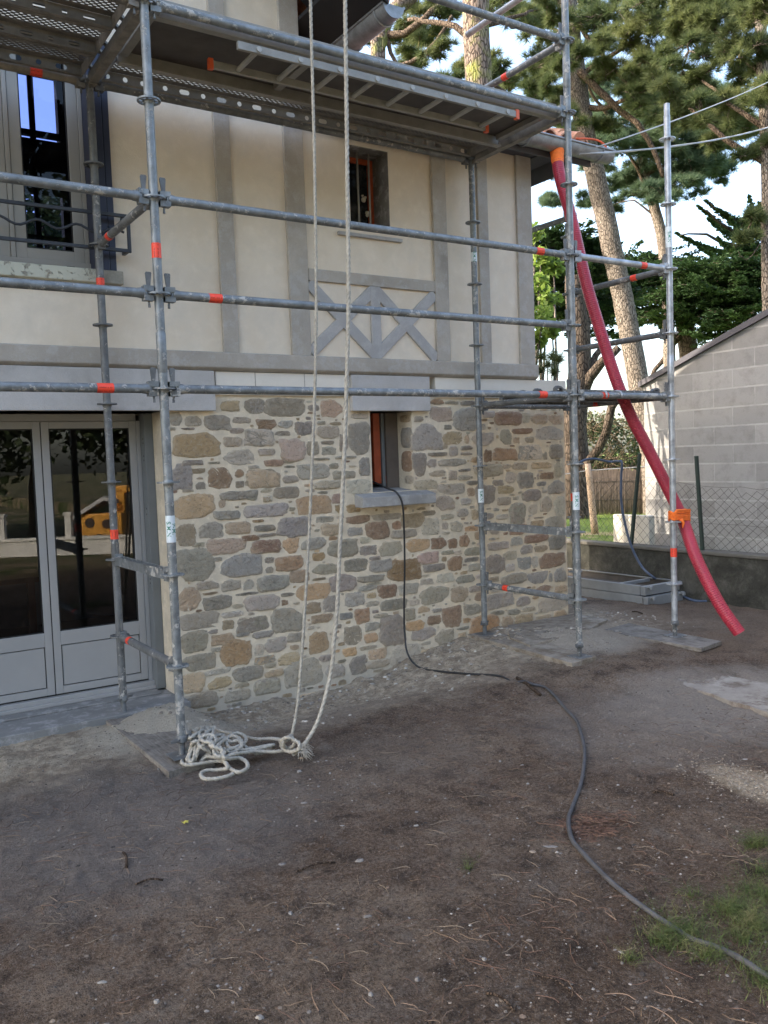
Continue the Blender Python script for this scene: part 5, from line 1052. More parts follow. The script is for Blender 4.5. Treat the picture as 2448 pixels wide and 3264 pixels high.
def pine(name, label, base, trunkpx, dep, r0, r1, clumps, limbs, mat, bark, tufts=28, L=.17, w=.0052, per=26, group='tall pines behind the house', cat='pine tree', sub=True, barepx=()):
    base = np.array(base, float); t = thing(name, tuple(base), label, cat, group); m = MB()
    P = [base-np.array([0,0,.3])]+[PD(u, v, d) for u, v, d in trunkpx]; limb(m, P, r0, r1, 16, .3, r0*.03)
    # flare at the foot
    m.build('trunk', bark, t, smooth=True); lm = MB()
    for l in limbs:
        pts = [PD(u, v, d) for u, v, d in l[0]]; l_ = MB(); limb(l_, pts, l[1], l[2], 8, .2, .012); l_.build('limb', M_limb, t, smooth=True)
    tri = []; tips = []
    for (u, v, r, d) in clumps:
        nsub = max(3, int((r*d/FPX)**1.6*DENS)) if sub else 1
        R = r*d/FPX; c = PD(u, v, d)
        cs = c+unit(nsub)*RNG.uniform(.2, 1, (nsub, 1))*R*np.array([1, 1, .75])
        for q in cs:
            rr_ = R*RNG.uniform(.26, .5); n = int(tufts*RNG.uniform(.7, 1.3)); dd = unit(n); dd[:, 2] = np.abs(dd[:, 2])*.8-.15; pc = q+dd*RNG.uniform(.3, 1, (n, 1))*rr_*np.array([1, 1, .6])
            dr = dd+np.array([0, 0, .25]); tri.append(needles(pc, dr, per, L, w, 1.0))
            lm.path([c, (c+q)/2+RNG.normal(size=3)*.05*R, q], [.022*R+.008, .016, .008], 5)
            if RNG.random() < .7:
                for j in range(4): e = pc[RNG.integers(n)]; lm.path([q, (q+e)/2+RNG.normal(size=3)*.03, e], [.009, .007, .004], 4)
    tag(lm.build('twigs', bark, t, smooth=True), kind='stuff')
    tri_obj('crown', np.concatenate(tri), mat, t); return t
def xtra(seed, n, u0, u1, v0, v1, r0, r1, d0, d1, ok=lambda u, v: True):
    r = random.Random(seed); out = []
    while len(out) < n:
        u, v = r.uniform(u0, u1), r.uniform(v0, v1)
        if ok(u, v): out.append((u, v, r.uniform(r0, r1), r.uniform(d0, d1)))
    return out
def G3(u, v, dep): p = PD(u, v, dep); return p
zg = .2
# leaning pine right of the house corner, trunk in full view
pine('pine_tree', 'tall pine with a bare leaning trunk right of the red pipe', PD(2085,1640,18.6), [(2083,1560,18.6),(2077,1450,18.6),(2040,1250,18.6),(2005,1050,18.6),(1962,850,18.6),(1925,680,18.6),(1895,545,18.6),(1868,440,18.6),(1848,330,18.6),(1830,200,18.6),(1812,60,18.6),(1800,-120,18.6)], 18.6, .235, .20,
 [(1900,60,120,18),(2000,120,110,17.5),(1760,180,70,19),(2080,60,110,17),(1720,60,90,19.5),(1850,-60,150,19),(1930,240,75,18),(2010,300,80,17.5),(1790,290,50,19.5),(1710,280,60,20),(2110,210,80,17)]+xtra(1, 24, 1700, 2150, -60, 420, 40, 75, 16.5, 21),
 [([(1850,330,18.6),(1900,350,18.4),(1960,330,18),(2020,310,17.6)],.09,.03),([(1838,250,18.6),(1940,180,18.2),(2050,120,17.5)],.07,.025),([(1828,150,18.6),(1780,100,19),(1720,80,19.5)],.06,.02),([(1870,420,18.6),(1830,330,19),(1760,300,19.4)],.05,.02),([(1850,230,18.4),(1950,330,18),(2050,420,17.8),(2112,560,17.6)],.085,.045),([(1790,-20,18.6),(1870,110,18.2),(1960,220,18),(2060,330,17.8)],.07,.03)], M_needle, M_bark, tufts=24)
pine('pine_tree', 'straight thick pine trunk rising above the low roof behind the scaffold ledger', (PD(1530,500,13.2)[0], PD(1530,500,13.2)[1], .2), [(1532,500,13.2),(1528,350,13.2),(1522,200,13.2),(1516,80,13.2),(1512,-80,13.2),(1505,-300,13.2)], 13.2, .225, .20,
 [(1420,270,60,14.5),(1440,380,50,15),(1360,300,70,15),(1590,230,50,14),(1640,90,60,14.5),(1390,170,60,15),(1600,-50,100,14),(1420,-60,110,14),(1640,260,45,15.5)]+xtra(5, 16, 1560, 1800, -30, 300, 35, 60, 15, 18),
 [([(1520,150,13.2),(1450,85,13.3),(1380,75,13.6),(1300,60,14)],.06,.03),([(1518,90,13.2),(1620,60,13.5),(1700,30,14)],.05,.02),([(1525,260,13.2),(1600,280,13.6),(1650,330,14)],.04,.012)], M_needle, M_bark2, tufts=22, L=.15)
pine('pine_tree', 'thinner forked pine behind the edge of the tall roof, mossy yellow trunk', (PD(1210,400,17)[0], PD(1210,400,17)[1], .2), [(1205,260,17),(1212,180,17),(1218,100,17),(1250,40,17),(1330,-30,17),(1370,-120,17)], 17, .20, .14,
 [(1330,170,60,17.5),(1300,230,45,18),(1280,90,40,18),(1150,130,28,18),(1180,30,40,18),(1400,60,70,18),(1340,-60,90,18),(1260,300,40,19),(1340,330,40,19)]+xtra(4, 15, 1260, 1480, -20, 380, 35, 60, 17.5, 20),
 [([(1222,110,17),(1290,105,16.8),(1350,60,16.6),(1400,15,16.5)],.09,.05),([(1222,100,17),(1195,75,17.2),(1150,110,17.4)],.06,.02),([(1245,205,16),(1310,200,15.8),(1390,130,15.6),(1440,50,15.5)],.05,.03),([(1232,120,17),(1250,170,17),(1285,230,17)],.05,.03),([(1225,70,17),(1240,-30,17),(1270,-100,17)],.08,.05)], M_needle, M_bark2, tufts=20)
pine('pine_tree', 'slender distant pine trunk between the red pipe and the end standard', (PD(2135,1100,25)[0], PD(2135,1100,25)[1], .2), [(2130,1000,25),(2122,850,25),(2105,740,25),(2080,640,25),(2055,560,25),(2048,480,25),(2045,350,25),(2050,200,25)], 25, .20, .14,
 [(2050,430,110,24.5),(2140,470,110,24),(1960,420,70,25),(2200,560,90,24),(1990,560,55,25.5),(2130,330,110,24),(2240,440,100,24),(2030,620,40,25),(1960,650,40,25.5),(1930,540,40,26),(2100,600,60,24.5),(1880,640,35,26),(1740,560,40,26),(1760,640,40,26)]+xtra(2, 32, 1880, 2330, 250, 620, 45, 80, 23, 27, lambda u, v: v < 640-.25*abs(u-2100)),
 [([(2075,620,25),(2010,500,24.8),(1960,420,25)],.07,.03),([(2055,560,25),(2140,520,24.5),(2220,560,24)],.07,.03),([(2050,470,25),(2100,400,24.4),(2150,340,24)],.06,.03),([(2090,690,25),(2020,640,25),(1960,650,25.4)],.04,.015),([(2000,490,24.9),(1960,400,24.5),(1900,320,24),(1860,240,23.5)],.07,.03)], M_needle2, M_bark, tufts=24, L=.22, w=.0075)
pine('pine_tree', 'pale pine trunk at the right edge of the view beside the drooping branches', (PD(2462,1100,14)[0], PD(2462,1100,14)[1], .2), [(2452,1020,14),(2446,820,14),(2447,600,14),(2440,400,14),(2430,200,14),(2420,0,14),(2410,-200,14)], 14, .11, .09,
 [(2350,150,120,14),(2280,60,110,14.5),(2420,300,100,13.5),(2240,260,100,15),(2330,330,90,14.5),(2200,130,100,15.5),(2420,20,120,13),(2300,430,70,15),(2390,480,60,14),(2180,20,90,15),(2400,680,42,13.8),(2385,760,30,13.8),(2250,-60,120,14.5),(2100,-50,110,15.5)]+xtra(3, 30, 2120, 2500, -50, 470, 50, 85, 13.5, 17),
 [([(2445,420,14),(2330,330,14.2),(2240,260,14.8)],.05,.02),([(2440,520,14),(2310,440,14.4),(2180,330,15),(2100,260,15.4)],.06,.02),([(2435,250,14),(2350,160,14.2),(2250,80,14.8)],.05,.02),([(2447,700,14),(2410,690,13.9),(2370,760,13.8)],.02,.008),([(2446,760,14),(2420,780,13.9),(2380,830,13.8),(2350,800,13.7)],.014,.005)], M_needle, M_bark, tufts=26, L=.16)
# ------------------------------------------------------------------ cypresses: layered flat sprays
def cypress(name, label, base, trunkpx, r0, r1, sprays, limbs, mat=M_cyp, group='dark cypresses beyond the boundary'):
    base = np.array(base, float); t = thing(name, tuple(base), label, 'cypress tree', group); m = MB(); limb(m, [base-np.array([0,0,.3])]+[PD(*q) for q in trunkpx], r0, r1, 12, .4, .02); m.build('trunk', M_barkd, t, smooth=True)
    lm = MB()
    for l in limbs: l_ = MB(); limb(l_, [PD(*q) for q in l[0]], l[1], l[2], 8, .3, .02); l_.build('limb', M_barkd, t, smooth=True)
    tri = []
    for (u, v, wpx, hpx, d, n) in sprays:
        c = PD(u, v, d); R = wpx*d/FPX; Hh = hpx*d/FPX; rt = CAMM[0]; fw = np.array([rt[1]*-1, rt[0], 0]); fw /= np.linalg.norm(fw)
        for _ in range(int(n*2.2)):
            a, b = RNG.uniform(-1, 1), RNG.uniform(-1, 1); hz = RNG.uniform(-1, 1)
            q = c+rt*a*R*math.sqrt(max(0, 1-hz*hz))+fw*b*R*.8*math.sqrt(max(0, 1-hz*hz))+np.array([0,0,hz*Hh])
            out = rt*RNG.normal()+fw*RNG.normal()+rt*a*1.2; out[2] = 0; out /= np.linalg.norm(out); out = out+np.array([0,0,RNG.uniform(.05,.42)]); L = RNG.uniform(.45, 1.0)
            k_ = 120; s = RNG.uniform(0, 1, (k_, 1))**.8; side = np.cross(out, [0,0,1.]); side /= np.linalg.norm(side)
            pc = q+out*L*s+side*RNG.normal(size=(k_, 1))*.15*(1.15-s)+np.array([0,0,1])*RNG.normal(size=(k_, 1))*.025-np.array([0,0,.10])*s*s
            tri.append(leaves(pc, .095, dirs=np.tile(out*.9, (k_, 1)), up=1.5)); lm.path([q, q+out*L*.5, q+out*L*.9], [.014,.009,.004], 4)
    tag(lm.build('twigs', M_barkd, t, smooth=True), kind='stuff'); tri_obj('crown', np.concatenate(tri), mat, t); return t
cypress('cypress_tree', 'broad dark layered cypress standing behind the sloping roof edge of the block building', (PD(2215,1500,26)[0], PD(2215,1500,26)[1], .2), [(2208,1250,26),(2195,1120,26),(2175,1000,26),(2165,900,26)], .34, .26,
 [(2200,985,150,50,25,70),(2330,930,150,60,24,80),(2060,960,110,40,26,50),(2270,880,170,30,24.5,65),(2120,880,140,32,25.5,50),(2400,1010,100,45,23.5,50),(2010,850,100,25,26.5,34),(1970,920,80,35,27,26),(2270,1070,60,18,24.5,14),(2010,1020,55,20,26.5,12),(2430,900,80,60,23,40)],
 [([(2190,1110,26),(2100,1030,26),(2010,980,26)],.10,.03),([(2195,1100,26),(2250,1030,25.5),(2330,960,25)],.10,.03),([(2060,1240,25.5),(2090,1180,25.6),(2150,1100,25.8),(2185,1040,26)],.05,.09)])
cypress('cypress_tree', 'spiky cypress top with pointed branches against the sky at the right', (PD(2400,1300,30)[0], PD(2400,1300,30)[1], .2), [(2390,900,30),(2385,760,30),(2380,700,30)], .3, .15,
 [(2420,780,40,50,30,24),(2390,830,60,16,30,14),(2420,720,25,30,30,9)],
 [([(2385,800,30),(2300,770,29.5),(2230,745,29),(2170,748,28.6)],.10,.02),([(2385,760,30),(2310,720,29.5),(2240,665,29)],.09,.02),([(2385,730,30),(2320,690,29.5),(2260,645,29)],.08,.02)])
# pointed feathery branch ends of that cypress
def feather(parent, pts, w):
    P = np.array(spline([PD(*q) for q in pts], .08)); tri = []
    for i, p in enumerate(P):
        t = i/(len(P)-1); d = P[min(i+1, len(P)-1)]-P[max(i-1, 0)]; d /= np.linalg.norm(d); ww = w*(1-t)**.7+.02; k_ = 22
        pc = p+unit(k_)*ww*np.array([1, 1, .45])*RNG.uniform(.2, 1, (k_, 1)); tri.append(leaves(pc, .11, dirs=np.tile(d*1.6+np.array([0,0,.2]), (k_, 1))))
    return np.concatenate(tri)
cp = [o for o in bpy.data.objects if o.name.startswith('cypress_tree')][-1]
tips_ = []
for (u0, v0, u1, v1) in ((2400,850,2158,745),(2400,820,2175,755),(2400,770,2228,660),(2400,790,2260,700),(2410,740,2252,643),(2400,700,2290,668),(2400,880,2190,812),(2400,860,2230,790),(2410,720,2388,628),(2425,740,2420,650),(2400,900,2150,860),(2380,820,2290,760),(2395,780,2330,700)):
    tips_.append(feather(cp, [(u0,v0,30),((u0*.6+u1*.4),(v0*.6+v1*.4)+14,29.8),((u0*.25+u1*.75),(v0*.25+v1*.75)+8,29.4),(u1,v1,29)], .24))
tri_obj('branch_tips', np.concatenate(tips_), M_cyp, cp)
cypress('cypress_tree', 'dark cypress with heavy curved trunk and limbs seen just right of the house corner', (PD(1845,1640,17)[0], PD(1845,1640,17)[1], .2), [(1835,1500,17),(1832,1350,17),(1845,1200,17),(1850,1080,17),(1835,980,17),(1830,880,17)], .30, .18,
 [(1840,840,60,50,20,40),(1790,900,70,50,19.5,44),(1930,960,60,22,21,16),(1850,1000,60,25,20.5,18),(1900,880,60,35,21,26),(1760,790,60,40,19.5,26),(1780,990,50,30,20,16),(1890,1070,30,12,20.5,5)],
 [([(1840,1290,17),(1880,1200,16.8),(1920,1150,16.6),(1970,1110,16.4)],.14,.07),([(1842,1220,17),(1880,1170,17),(1920,1100,17.2)],.12,.05),([(1845,1560,17),(1880,1480,16.7),(1930,1380,16.4),(1950,1300,16.2),(1990,1235,16)],.10,.07),([(1848,1120,17),(1870,1060,17),(1900,960,17.3)],.10,.04)])
# cut branch by the house corner
# bright leafy climber near the house corner
sh = thing('leafy_shrub', (PD(1715,1300,9.8)[0], PD(1715,1300,9.8)[1], .2), 'bright green leafy shrub right behind the corner of the upper wall', 'shrub')
m = MB(); b0 = np.array(sh.location); tri = []
for (u, v, r, d) in ((1715,900,34,10),(1730,1010,36,9.8),(1712,1080,30,9.9),(1760,1050,26,9.7),(1725,820,36,10.2),(1745,950,34,9.9),(1765,850,26,10.2),(1705,740,30,10.4)):
    pc, dd = blobpts(u, v, r, d, 150); tri.append(leaves(pc, .075)); c = PD(u, v, d); m.path([b0, (b0+c)/2+RNG.normal(size=3)*.1, c], [.03,.02,.008], 6)
    for j in range(14): m.path([c, (c+pc[j])/2, pc[j]], [.006,.004,.002], 4)
m.build('stems', M_bark, sh, smooth=True); tri_obj('foliage', np.concatenate(tri), M_leafg, sh)
tw = thing('young_pine', tuple(PD(1745,1500,9.6)*np.array([1,1,0])+np.array([0,0,.2])), 'small young pine with long bright needles low behind the house corner', 'pine tree'); m = MB(); b0 = np.array(tw.location); tri = []
for (u, v, d) in ((1760,1140,9.6),(1745,1165,9.7),(1780,1150,9.5),(1720,1185,9.7),(1725,1140,9.8),(1765,1190,9.6)):
    c = PD(u, v, d); tri.append(needles(np.tile(c, (4, 1)), np.tile(np.array([-.2,-.5,.4]), (4, 1)), 40, .14, .0035, 1.1)); m.path([b0, (b0+c)/2, c], [.02,.012,.006], 6)
m.build('stems', M_bark, tw, smooth=True); tri_obj('foliage', np.concatenate(tri), M_needle, tw)
# hedge and dead branches over the reed fence
hg = thing('hedge', tuple(PD(1950,1500,19.5)*np.array([1,1,0])+np.array([0,0,.2])), 'dark tangled hedge with dead branches above the reed screen', 'hedge'); tri = []; m = MB(); tri2 = []
for i in range(46):
    u = RNG.uniform(1780, 2075); v = RNG.uniform(1335, 1520); pc, dd = blobpts(u, v, 36, RNG.uniform(19.5, 21.5), 110); tri.append(leaves(pc, .10))
    if RNG.random() < .8:
        c = PD(u, v, 19.2)
        for j in range(9): e = c+RNG.normal(size=3)*.3; m.path([c, (c+e)/2+RNG.normal(size=3)*.04, e], [.008,.006,.003], 4)
m.build('dead_twigs', bark_mat('dead_wood', (.20,.15,.10), (.30,.24,.17)), hg, smooth=True); tri_obj('foliage', np.concatenate(tri), M_hedge, hg)
k = NT('reed_screen'); mp = k.n.new('ShaderNodeMapping'); mp.inputs['Scale'].default_value = (1,1,.06); k.l.new(k.co, mp.inputs[0]); n_ = k.noise(70, 4, .7, mp.outputs[0]); k.set(k.ramp(n_, [(.35, (.055,.04,.028)), (.55, (.13,.095,.07)), (.7, (.20,.15,.11))]), .9); k.bump(n_, .02)
a, b = PD(1740,1640,19), PD(2120,1640,18.7); rf2 = thing('reed_fence', (a[0], a[1], .2), 'brown reed screen fence beyond the sunlit grass', 'fence'); m = MB(); N = 240; d_ = (b-a)/N; ztp = PD(1900,1500,19)[2]
for i in range(N): p = a+d_*i; hh = ztp+RNG.uniform(-.03, .03); m.path([(p[0], p[1]+RNG.uniform(-.01,.01), .0), (p[0], p[1], hh)], .017, 5)
m.build('reeds', k.m, rf2, smooth=True); m = MB()
for zz in (.55, .95): m.path([(a[0], a[1]-.03, zz), (b[0], b[1]-.03, zz)], .006, 5)
m.build('binding_wire', M_wire2, rf2)
M_postw = wood_mat('pale_post', (.42,.31,.22), .2); m = MB(); p0, p1 = PD(1896,1668,12.2), PD(1873,1478,12.2); p0[2] -= .15; limb(m, [p0, (p0+p1)/2, p1], .055, .042, 10); tag(m.build('wooden_post', M_postw, smooth=True), 'leaning pale wooden post standing in the sunlit grass beyond the fence', 'post')
m = MB(); m.path([PD(1798,1512,12.2), PD(1870,1500,12.2), PD(2020,1490,12.0), PD(2150,1480,12)], .008, 6); tag(m.build('guy_wire', M_wire), 'thin pale wire strung past the leaning wooden post', 'wire')
# grass beyond the fence
def blades(P, h, w, mat, name, lean=.35, label=None):
    n = len(P); d = RNG.normal(size=(n, 3))*lean; d[:, 2] = 1; hh = h*RNG.uniform(.4, 1.3, (n, 1)); s = unit(n); s[:, 2] = 0; s /= np.linalg.norm(s, axis=1, keepdims=True)
    mid = P+d*hh*.55; bend = RNG.normal(size=(n, 3))*lean*.9; bend[:, 2] = .25; tip = mid+bend*hh*.6
    tri = np.concatenate([np.stack([P-s*w, P+s*w, mid], 1), np.stack([mid-s*w*.6, mid+s*w*.6, tip], 1)]); V = tri.reshape(-1, 3); me = bpy.data.meshes.new(name); me.from_pydata(V.tolist(), [], [(3*i, 3*i+1, 3*i+2) for i in range(len(tri))]); me.materials.append(mat)
    o = bpy.data.objects.new(name, me); COL.objects.link(o); o['kind'] = 'stuff'; o['label'] = label; o['category'] = 'grass'; return o
M_grass = leafmat('sunlit_grass', (.08,.14,.02), (.14,.21,.035), (.26,.30,.07), .5, 2); M_grass2 = leafmat('yard_grass', (.05,.075,.02), (.09,.12,.035), (.22,.20,.09), .3, 14)
P = np.stack([RNG.uniform(8.6, 19, 15000), RNG.uniform(7.4, 18, 15000), np.zeros(15000)], 1); P = P[(P[:, 0] > 8.9+.0*P[:, 1])]; P[:, 2] = gbase(P[:, 0], P[:, 1])-.01
blades(P, .11, .006, M_grass, 'lawn', label='bright sunlit grass beyond the low wall')
pts = []
for (u, v, r, n) in ((2180,2980,.14,520),(2330,2905,.13,460),(2440,2860,.12,400),(2120,3010,.08,300),(2420,2690,.05,220),(2390,2700,.04,90),(2400,2950,.12,500),(2010,3060,.04,70),(1490,2770,.02,40),(2250,3050,.10,200),(2380,3000,.12,250),(2440,3130,.12,300),(2430,2780,.08,120),(2200,2860,.06,60)):
    c = on_ground(u, v); ang = RNG.uniform(0, 6.28, n); rad = np.abs(RNG.normal(size=n))*r*.55
    for q, e in zip(ang, rad): x_, y_ = c[0]+e*math.cos(q), c[1]+e*math.sin(q); pts.append((x_, y_, float(GZ(x_, y_))-.003))
blades(np.array(pts), .065, .0015, M_grass2, 'grass', .75, 'thin green grass tufts in the bare earth at the lower right')
# ------------------------------------------------------------------ litter
def stone_v(c, s, seed_r, n=7):
    th = np.linspace(0, 2*math.pi, n, endpoint=False)+seed_r.uniform(0, 6); v = [c+np.array([s[0]*math.cos(t)*seed_r.uniform(.75,1.15), s[1]*math.sin(t)*seed_r.uniform(.75,1.15), seed_r.uniform(-.1,.1)*s[2]]) for t in th]
    v2 = [c+(p-c)*np.array([.62,.62,1])+np.array([0,0,s[2]*seed_r.uniform(.55,.9)]) for p in v]; return v+v2, [(i, (i+1)%n, n+(i+1)%n, n+i) for i in range(n)]+[tuple(n+i for i in range(n))]
def scatter(name, N, region, smin, smax, mat_cols, dens, label, seed, flat=.6):
    r = random.Random(seed); m = MB(); cols = []; k_ = 0
    while k_ < N:
        x_, y_ = r.uniform(region[0], region[1]), r.uniform(region[2], region[3])
        if (y_ > 5.74 and x_ < 5.75) or r.random() > dens(x_, y_): continue
        s = smin+(smax-smin)*r.random()**5; z = float(GZ(x_, y_)); a = r.uniform(0, 3.14)
        v, f = stone_v(np.array([0,0,0.]), (s*r.uniform(.8,1.5), s, s*flat), r, 6); ca, sa = math.cos(a), math.sin(a)
        m.add([(x_+p[0]*ca-p[1]*sa, y_+p[0]*sa+p[1]*ca, z-.1*s+p[2]) for p in v], f); c = r.choice(mat_cols); j = r.uniform(.75, 1.25); cols += [(c[0]*j, c[1]*j, c[2]*j, 1)]*len(v); k_ += 1
    kk = NT(name+'_stone'); cc = kk.attr('col'); kk.set(kk.mix(cc, (.1,.09,.08), kk.ramp(kk.noise(80, 4), [(.5, 0), (.7, .5)])), .9); kk.bump(kk.noise(150, 4), .003)
    o = m.build(name, kk.m, col=cols); o['kind'] = 'stuff'; o['label'] = label; o['category'] = 'gravel'; return o
gcol = [(.15,.135,.12),(.20,.18,.16),(.10,.088,.075),(.26,.24,.21),(.12,.10,.08),(.08,.065,.052)]
scatter('gravel', 15000, (0, 5.2, 1.1, 5.7), .0012, .0075, gcol, lambda x_, y_: min(1., .10+1.5*float(fbm(x_*2.3, y_*2.3, 3, 77)-.35)+.5*(y_ > 4.9))*min(1, 2.5/(y_+.2)), 'small grey stones and grit strewn over the bare earth', 1)
scatter('gravel', 1700, (3.1, 4.0, 1.8, 3.0), .003, .008, [(.24,.20,.15),(.19,.155,.115),(.30,.26,.20)], lambda x_, y_: math.exp(-(((x_-3.62)/.14)**2+((y_-2.4)/.28)**2)), 'patch of gravel at the right edge, coloured pale yellow as if sunlit', 2)  # stones coloured pale to stand for a patch of sunlight
scatter('rubble', 1500, (1.6, 6.3, 4.6, 5.74), .003, .020, [(.40,.37,.31),(.30,.27,.23),(.46,.42,.36),(.20,.17,.14)], lambda x_, y_: .15+.85*float(sstep(5.0, 5.6, y_)), 'pale mortar crumbs and rubble along the foot of the stone wall', 3, .7)
scatter('leaf_litter', 2600, (0, 5.0, 1.1, 4.8), .004, .013, [(.09,.065,.045),(.05,.038,.03),(.14,.10,.07),(.035,.028,.022),(.20,.16,.12)], lambda x_, y_: min(1., .2+1.5*float(fbm(x_*1.7+9, y_*1.7, 3, 15)-.35))*min(1, 2.3/y_), 'scraps of bark and dead leaves on the bare earth', 4, .25)
# pine needles and twigs
def litter(name, N, region, L, wd, cols, dens, seed, label, curve=.25, cat='pine needles'):
    r = random.Random(seed); V = []; F = []; C = []; i = 0
    while i < N:
        x_, y_ = r.uniform(region[0], region[1]), r.uniform(region[2], region[3])
        if r.random() > dens(x_, y_): continue
        a = r.uniform(0, 6.28); l = L*r.uniform(.4, 1.3); k0 = r.uniform(-curve, curve)*6; o = len(V); z0 = float(GZ(x_, y_))+r.uniform(.0, .006); n = 4; px, py = x_, y_; c = r.choice(cols)
        for s in range(n+1):
            t = a+k0*s/n; ww = wd*(1 if s < n else .4); zz = max(float(GZ(px, py))+.001, z0+.004*math.sin(s*1.3)); V += [(px-math.sin(t)*ww, py+math.cos(t)*ww, zz), (px+math.sin(t)*ww, py-math.cos(t)*ww, zz+.0015)]; C += [(*c, 1)]*2; px += math.cos(t)*l/n; py += math.sin(t)*l/n
        F += [(o+2*s, o+2*s+1, o+2*s+3, o+2*s+2) for s in range(n)]; i += 1
    m = MB(); m.v = V; m.f = F; m.m = [0]*len(F); kk = NT(name+'_mat'); kk.set(kk.attr('col'), .8); o = m.build(name, kk.m, col=C); o['kind'] = 'stuff'; o['label'] = label; o['category'] = cat; return o
ncol_ = [(.10,.055,.035),(.08,.045,.03),(.14,.095,.06),(.06,.04,.028),(.17,.13,.09)]
litter('pine_needles', 2600, (.2, 4.6, 1.2, 4.6), .085, .0007, ncol_, lambda x_, y_: min(1., (.15+1.6*float(fbm(x_*1.9+3, y_*1.9, 3, 5)-.38)))*min(1, 2.2/y_), 6, 'brown pine needles strewn over the bare earth')
c = on_ground(1900, 2640); litter('pine_needles', 420, (c[0]-.28, c[0]+.28, c[1]-.22, c[1]+.22), .08, .0007, [(.11,.055,.034),(.14,.08,.05),(.08,.042,.028)], lambda x_, y_: math.exp(-(((x_-c[0])/.13)**2+((y_-c[1])/.09)**2)), 8, 'reddish clump of pine needles beside the thick cable', .5)
litter('pine_needles', 110, (1.1, 2.4, 1.5, 2.2), .14, .0009, [(.15,.10,.06),(.18,.12,.08),(.10,.055,.035)], lambda x_, y_: 1., 9, 'long curled reddish pine needles in the near foreground', .3)
# twigs
def twig(u, v, u2, v2, r, label, col=(.09,.065,.045)):
    a, b = on_ground(u, v)+np.array([0,0,r]), on_ground(u2, v2)+np.array([0,0,r]); m = MB(); mid = (a+b)/2+np.array([.01,.012,.006]); m.path(spline([a, mid, b], .02), r, 7)
    return m, label
M_twig = bark_mat('twig_bark', (.10,.07,.05), (.16,.12,.09), 30)
for (u, v, u2, v2, r, lb) in ((1648,2166,1722,2218,.012,'thick broken stick at the start of the grey cable'),(948,2780,1070,2752,.004,'dark thin twig lying left of centre in the foreground'),(393,2722,404,2768,.006,'short dark twig left of the yellow leaf on the earth'),(430,2822,520,2808,.004,'dark twig lying flat in the left foreground'),(2080,2528,2148,2538,.006,'grey twig near the gravel patch'),(1700,3112,1832,3170,.003,'long pale twig at the bottom right foreground'),(2015,1953,2048,1958,.006,'dark stick lying behind the right-hand scaffold leg'),(1550,3170,1640,3225,.005,'pale curved twig near the bottom edge, right of centre')):
    m, lb = twig(u, v, u2, v2, r, lb); tag(m.build('twig', M_twig, smooth=True), lb, 'twig', 'twigs on the earth')
M_chip = simple('pale_stone', (.20,.187,.168), .85, 0, .12, 40, .002); M_chipd = simple('grey_stone', (.15,.138,.125), .9, 0, .15, 40, .002); M_woodc = simple('fresh_wood_chip', (.50,.34,.18), .7, 0, .1, 40)
rs2 = random.Random(12)
def chip(u, v, w_, d_, h_, mat, label, name='stone', cat='stone'):
    c = on_ground(u, v); vv, ff = stone_v(np.array([0,0,0.]), (w_*.75, d_*.8, h_*.75), rs2, 8); a = math.radians(33)*-1+rs2.uniform(-.3,.3); ca, sa = math.cos(a), math.sin(a); m = MB()
    m.add([(c[0]+p[0]*ca-p[1]*sa, c[1]+p[0]*sa+p[1]*ca, c[2]+p[2]) for p in vv], ff); tag(m.build(name, mat, bevel=.0015), label, cat, 'loose stones on the earth' if name == 'stone' else None)
chip(1755,2698,.050,.016,.004,M_chipd,'flat pale brown flake just left of the thick cable bend')
chip(1842,2654,.020,.010,.010,M_chipd,'grey stone tucked right against the thick cable bend'); chip(1975,2705,.016,.009,.012,M_chipd,'grey stone right of the reddish needle clump')
chip(1970,2503,.014,.009,.008,M_chip,'white stone right of the thick cable, below its upper curve'); chip(1682,2499,.015,.009,.009,M_chip,'white stone left of the thick cable, below its upper curve'); chip(1665,2440,.018,.010,.008,M_chip,'grey white stone left of the cable, nearer the wall'); chip(1594,2428,.012,.010,.012,M_chip,'squarish pale stone left of two others near the cable')
chip(2041,2302,.030,.012,.006,M_chip,'flat pale flake between the cable and the dusty slab'); chip(2375,2420,.024,.010,.006,M_chip,'pale flat flake above the gravel patch at the right'); chip(1978,2340,.018,.010,.01,M_chipd,'small grey stone right of the cable, below the dusty slab')
chip(1093,2632,.020,.009,.004,M_chip,'bluish white flake in the middle of the earth'); chip(970,2560,.030,.014,.008,M_chipd,'flat grey brown stone in front of the rope end'); chip(912,2422,.016,.012,.006,M_chipd,'flat grey stone at the rope knot'); chip(954,2460,.018,.013,.014,M_chip,'pale lump of mortar in front of the rope knot'); chip(1052,2466,.011,.011,.012,M_chip,'small pale stone right of the rope knot')
chip(1148,2744,.028,.016,.012,M_chipd,'rounded grey stone half buried, centre of the earth'); chip(900,2755,.024,.014,.008,M_chipd,'flat grey stone left of the long dark twig'); chip(926,2912,.012,.018,.012,M_chip,'upright white stone in the lower centre'); chip(1172,2922,.026,.010,.012,M_chipd,'angular grey stone, lower centre'); chip(1327,2632,.020,.010,.008,M_chip,'pale grey pebble, centre right of the earth'); chip(1328,2588,.018,.012,.006,M_chipd,'flat grey flake, centre right, near the wall side')
chip(500,3194,.016,.012,.014,M_chip,'whitish lump near the bottom left'); chip(325,3132,.022,.012,.008,M_chip,'flat pale stone at the lower left'); chip(730,2708,.024,.010,.004,M_chipd,'oval flat flake right of the yellow leaf'); chip(828,3246,.018,.013,.012,M_chip,'bright white lump at the bottom edge'); chip(1182,3170,.012,.014,.012,M_chip,'pale stone at the bottom centre'); chip(1330,3124,.012,.011,.016,M_chipd,'cubic brown stone at the bottom right of centre'); chip(1543,3058,.013,.011,.010,M_chip,'round pale pebble at lower right of centre')
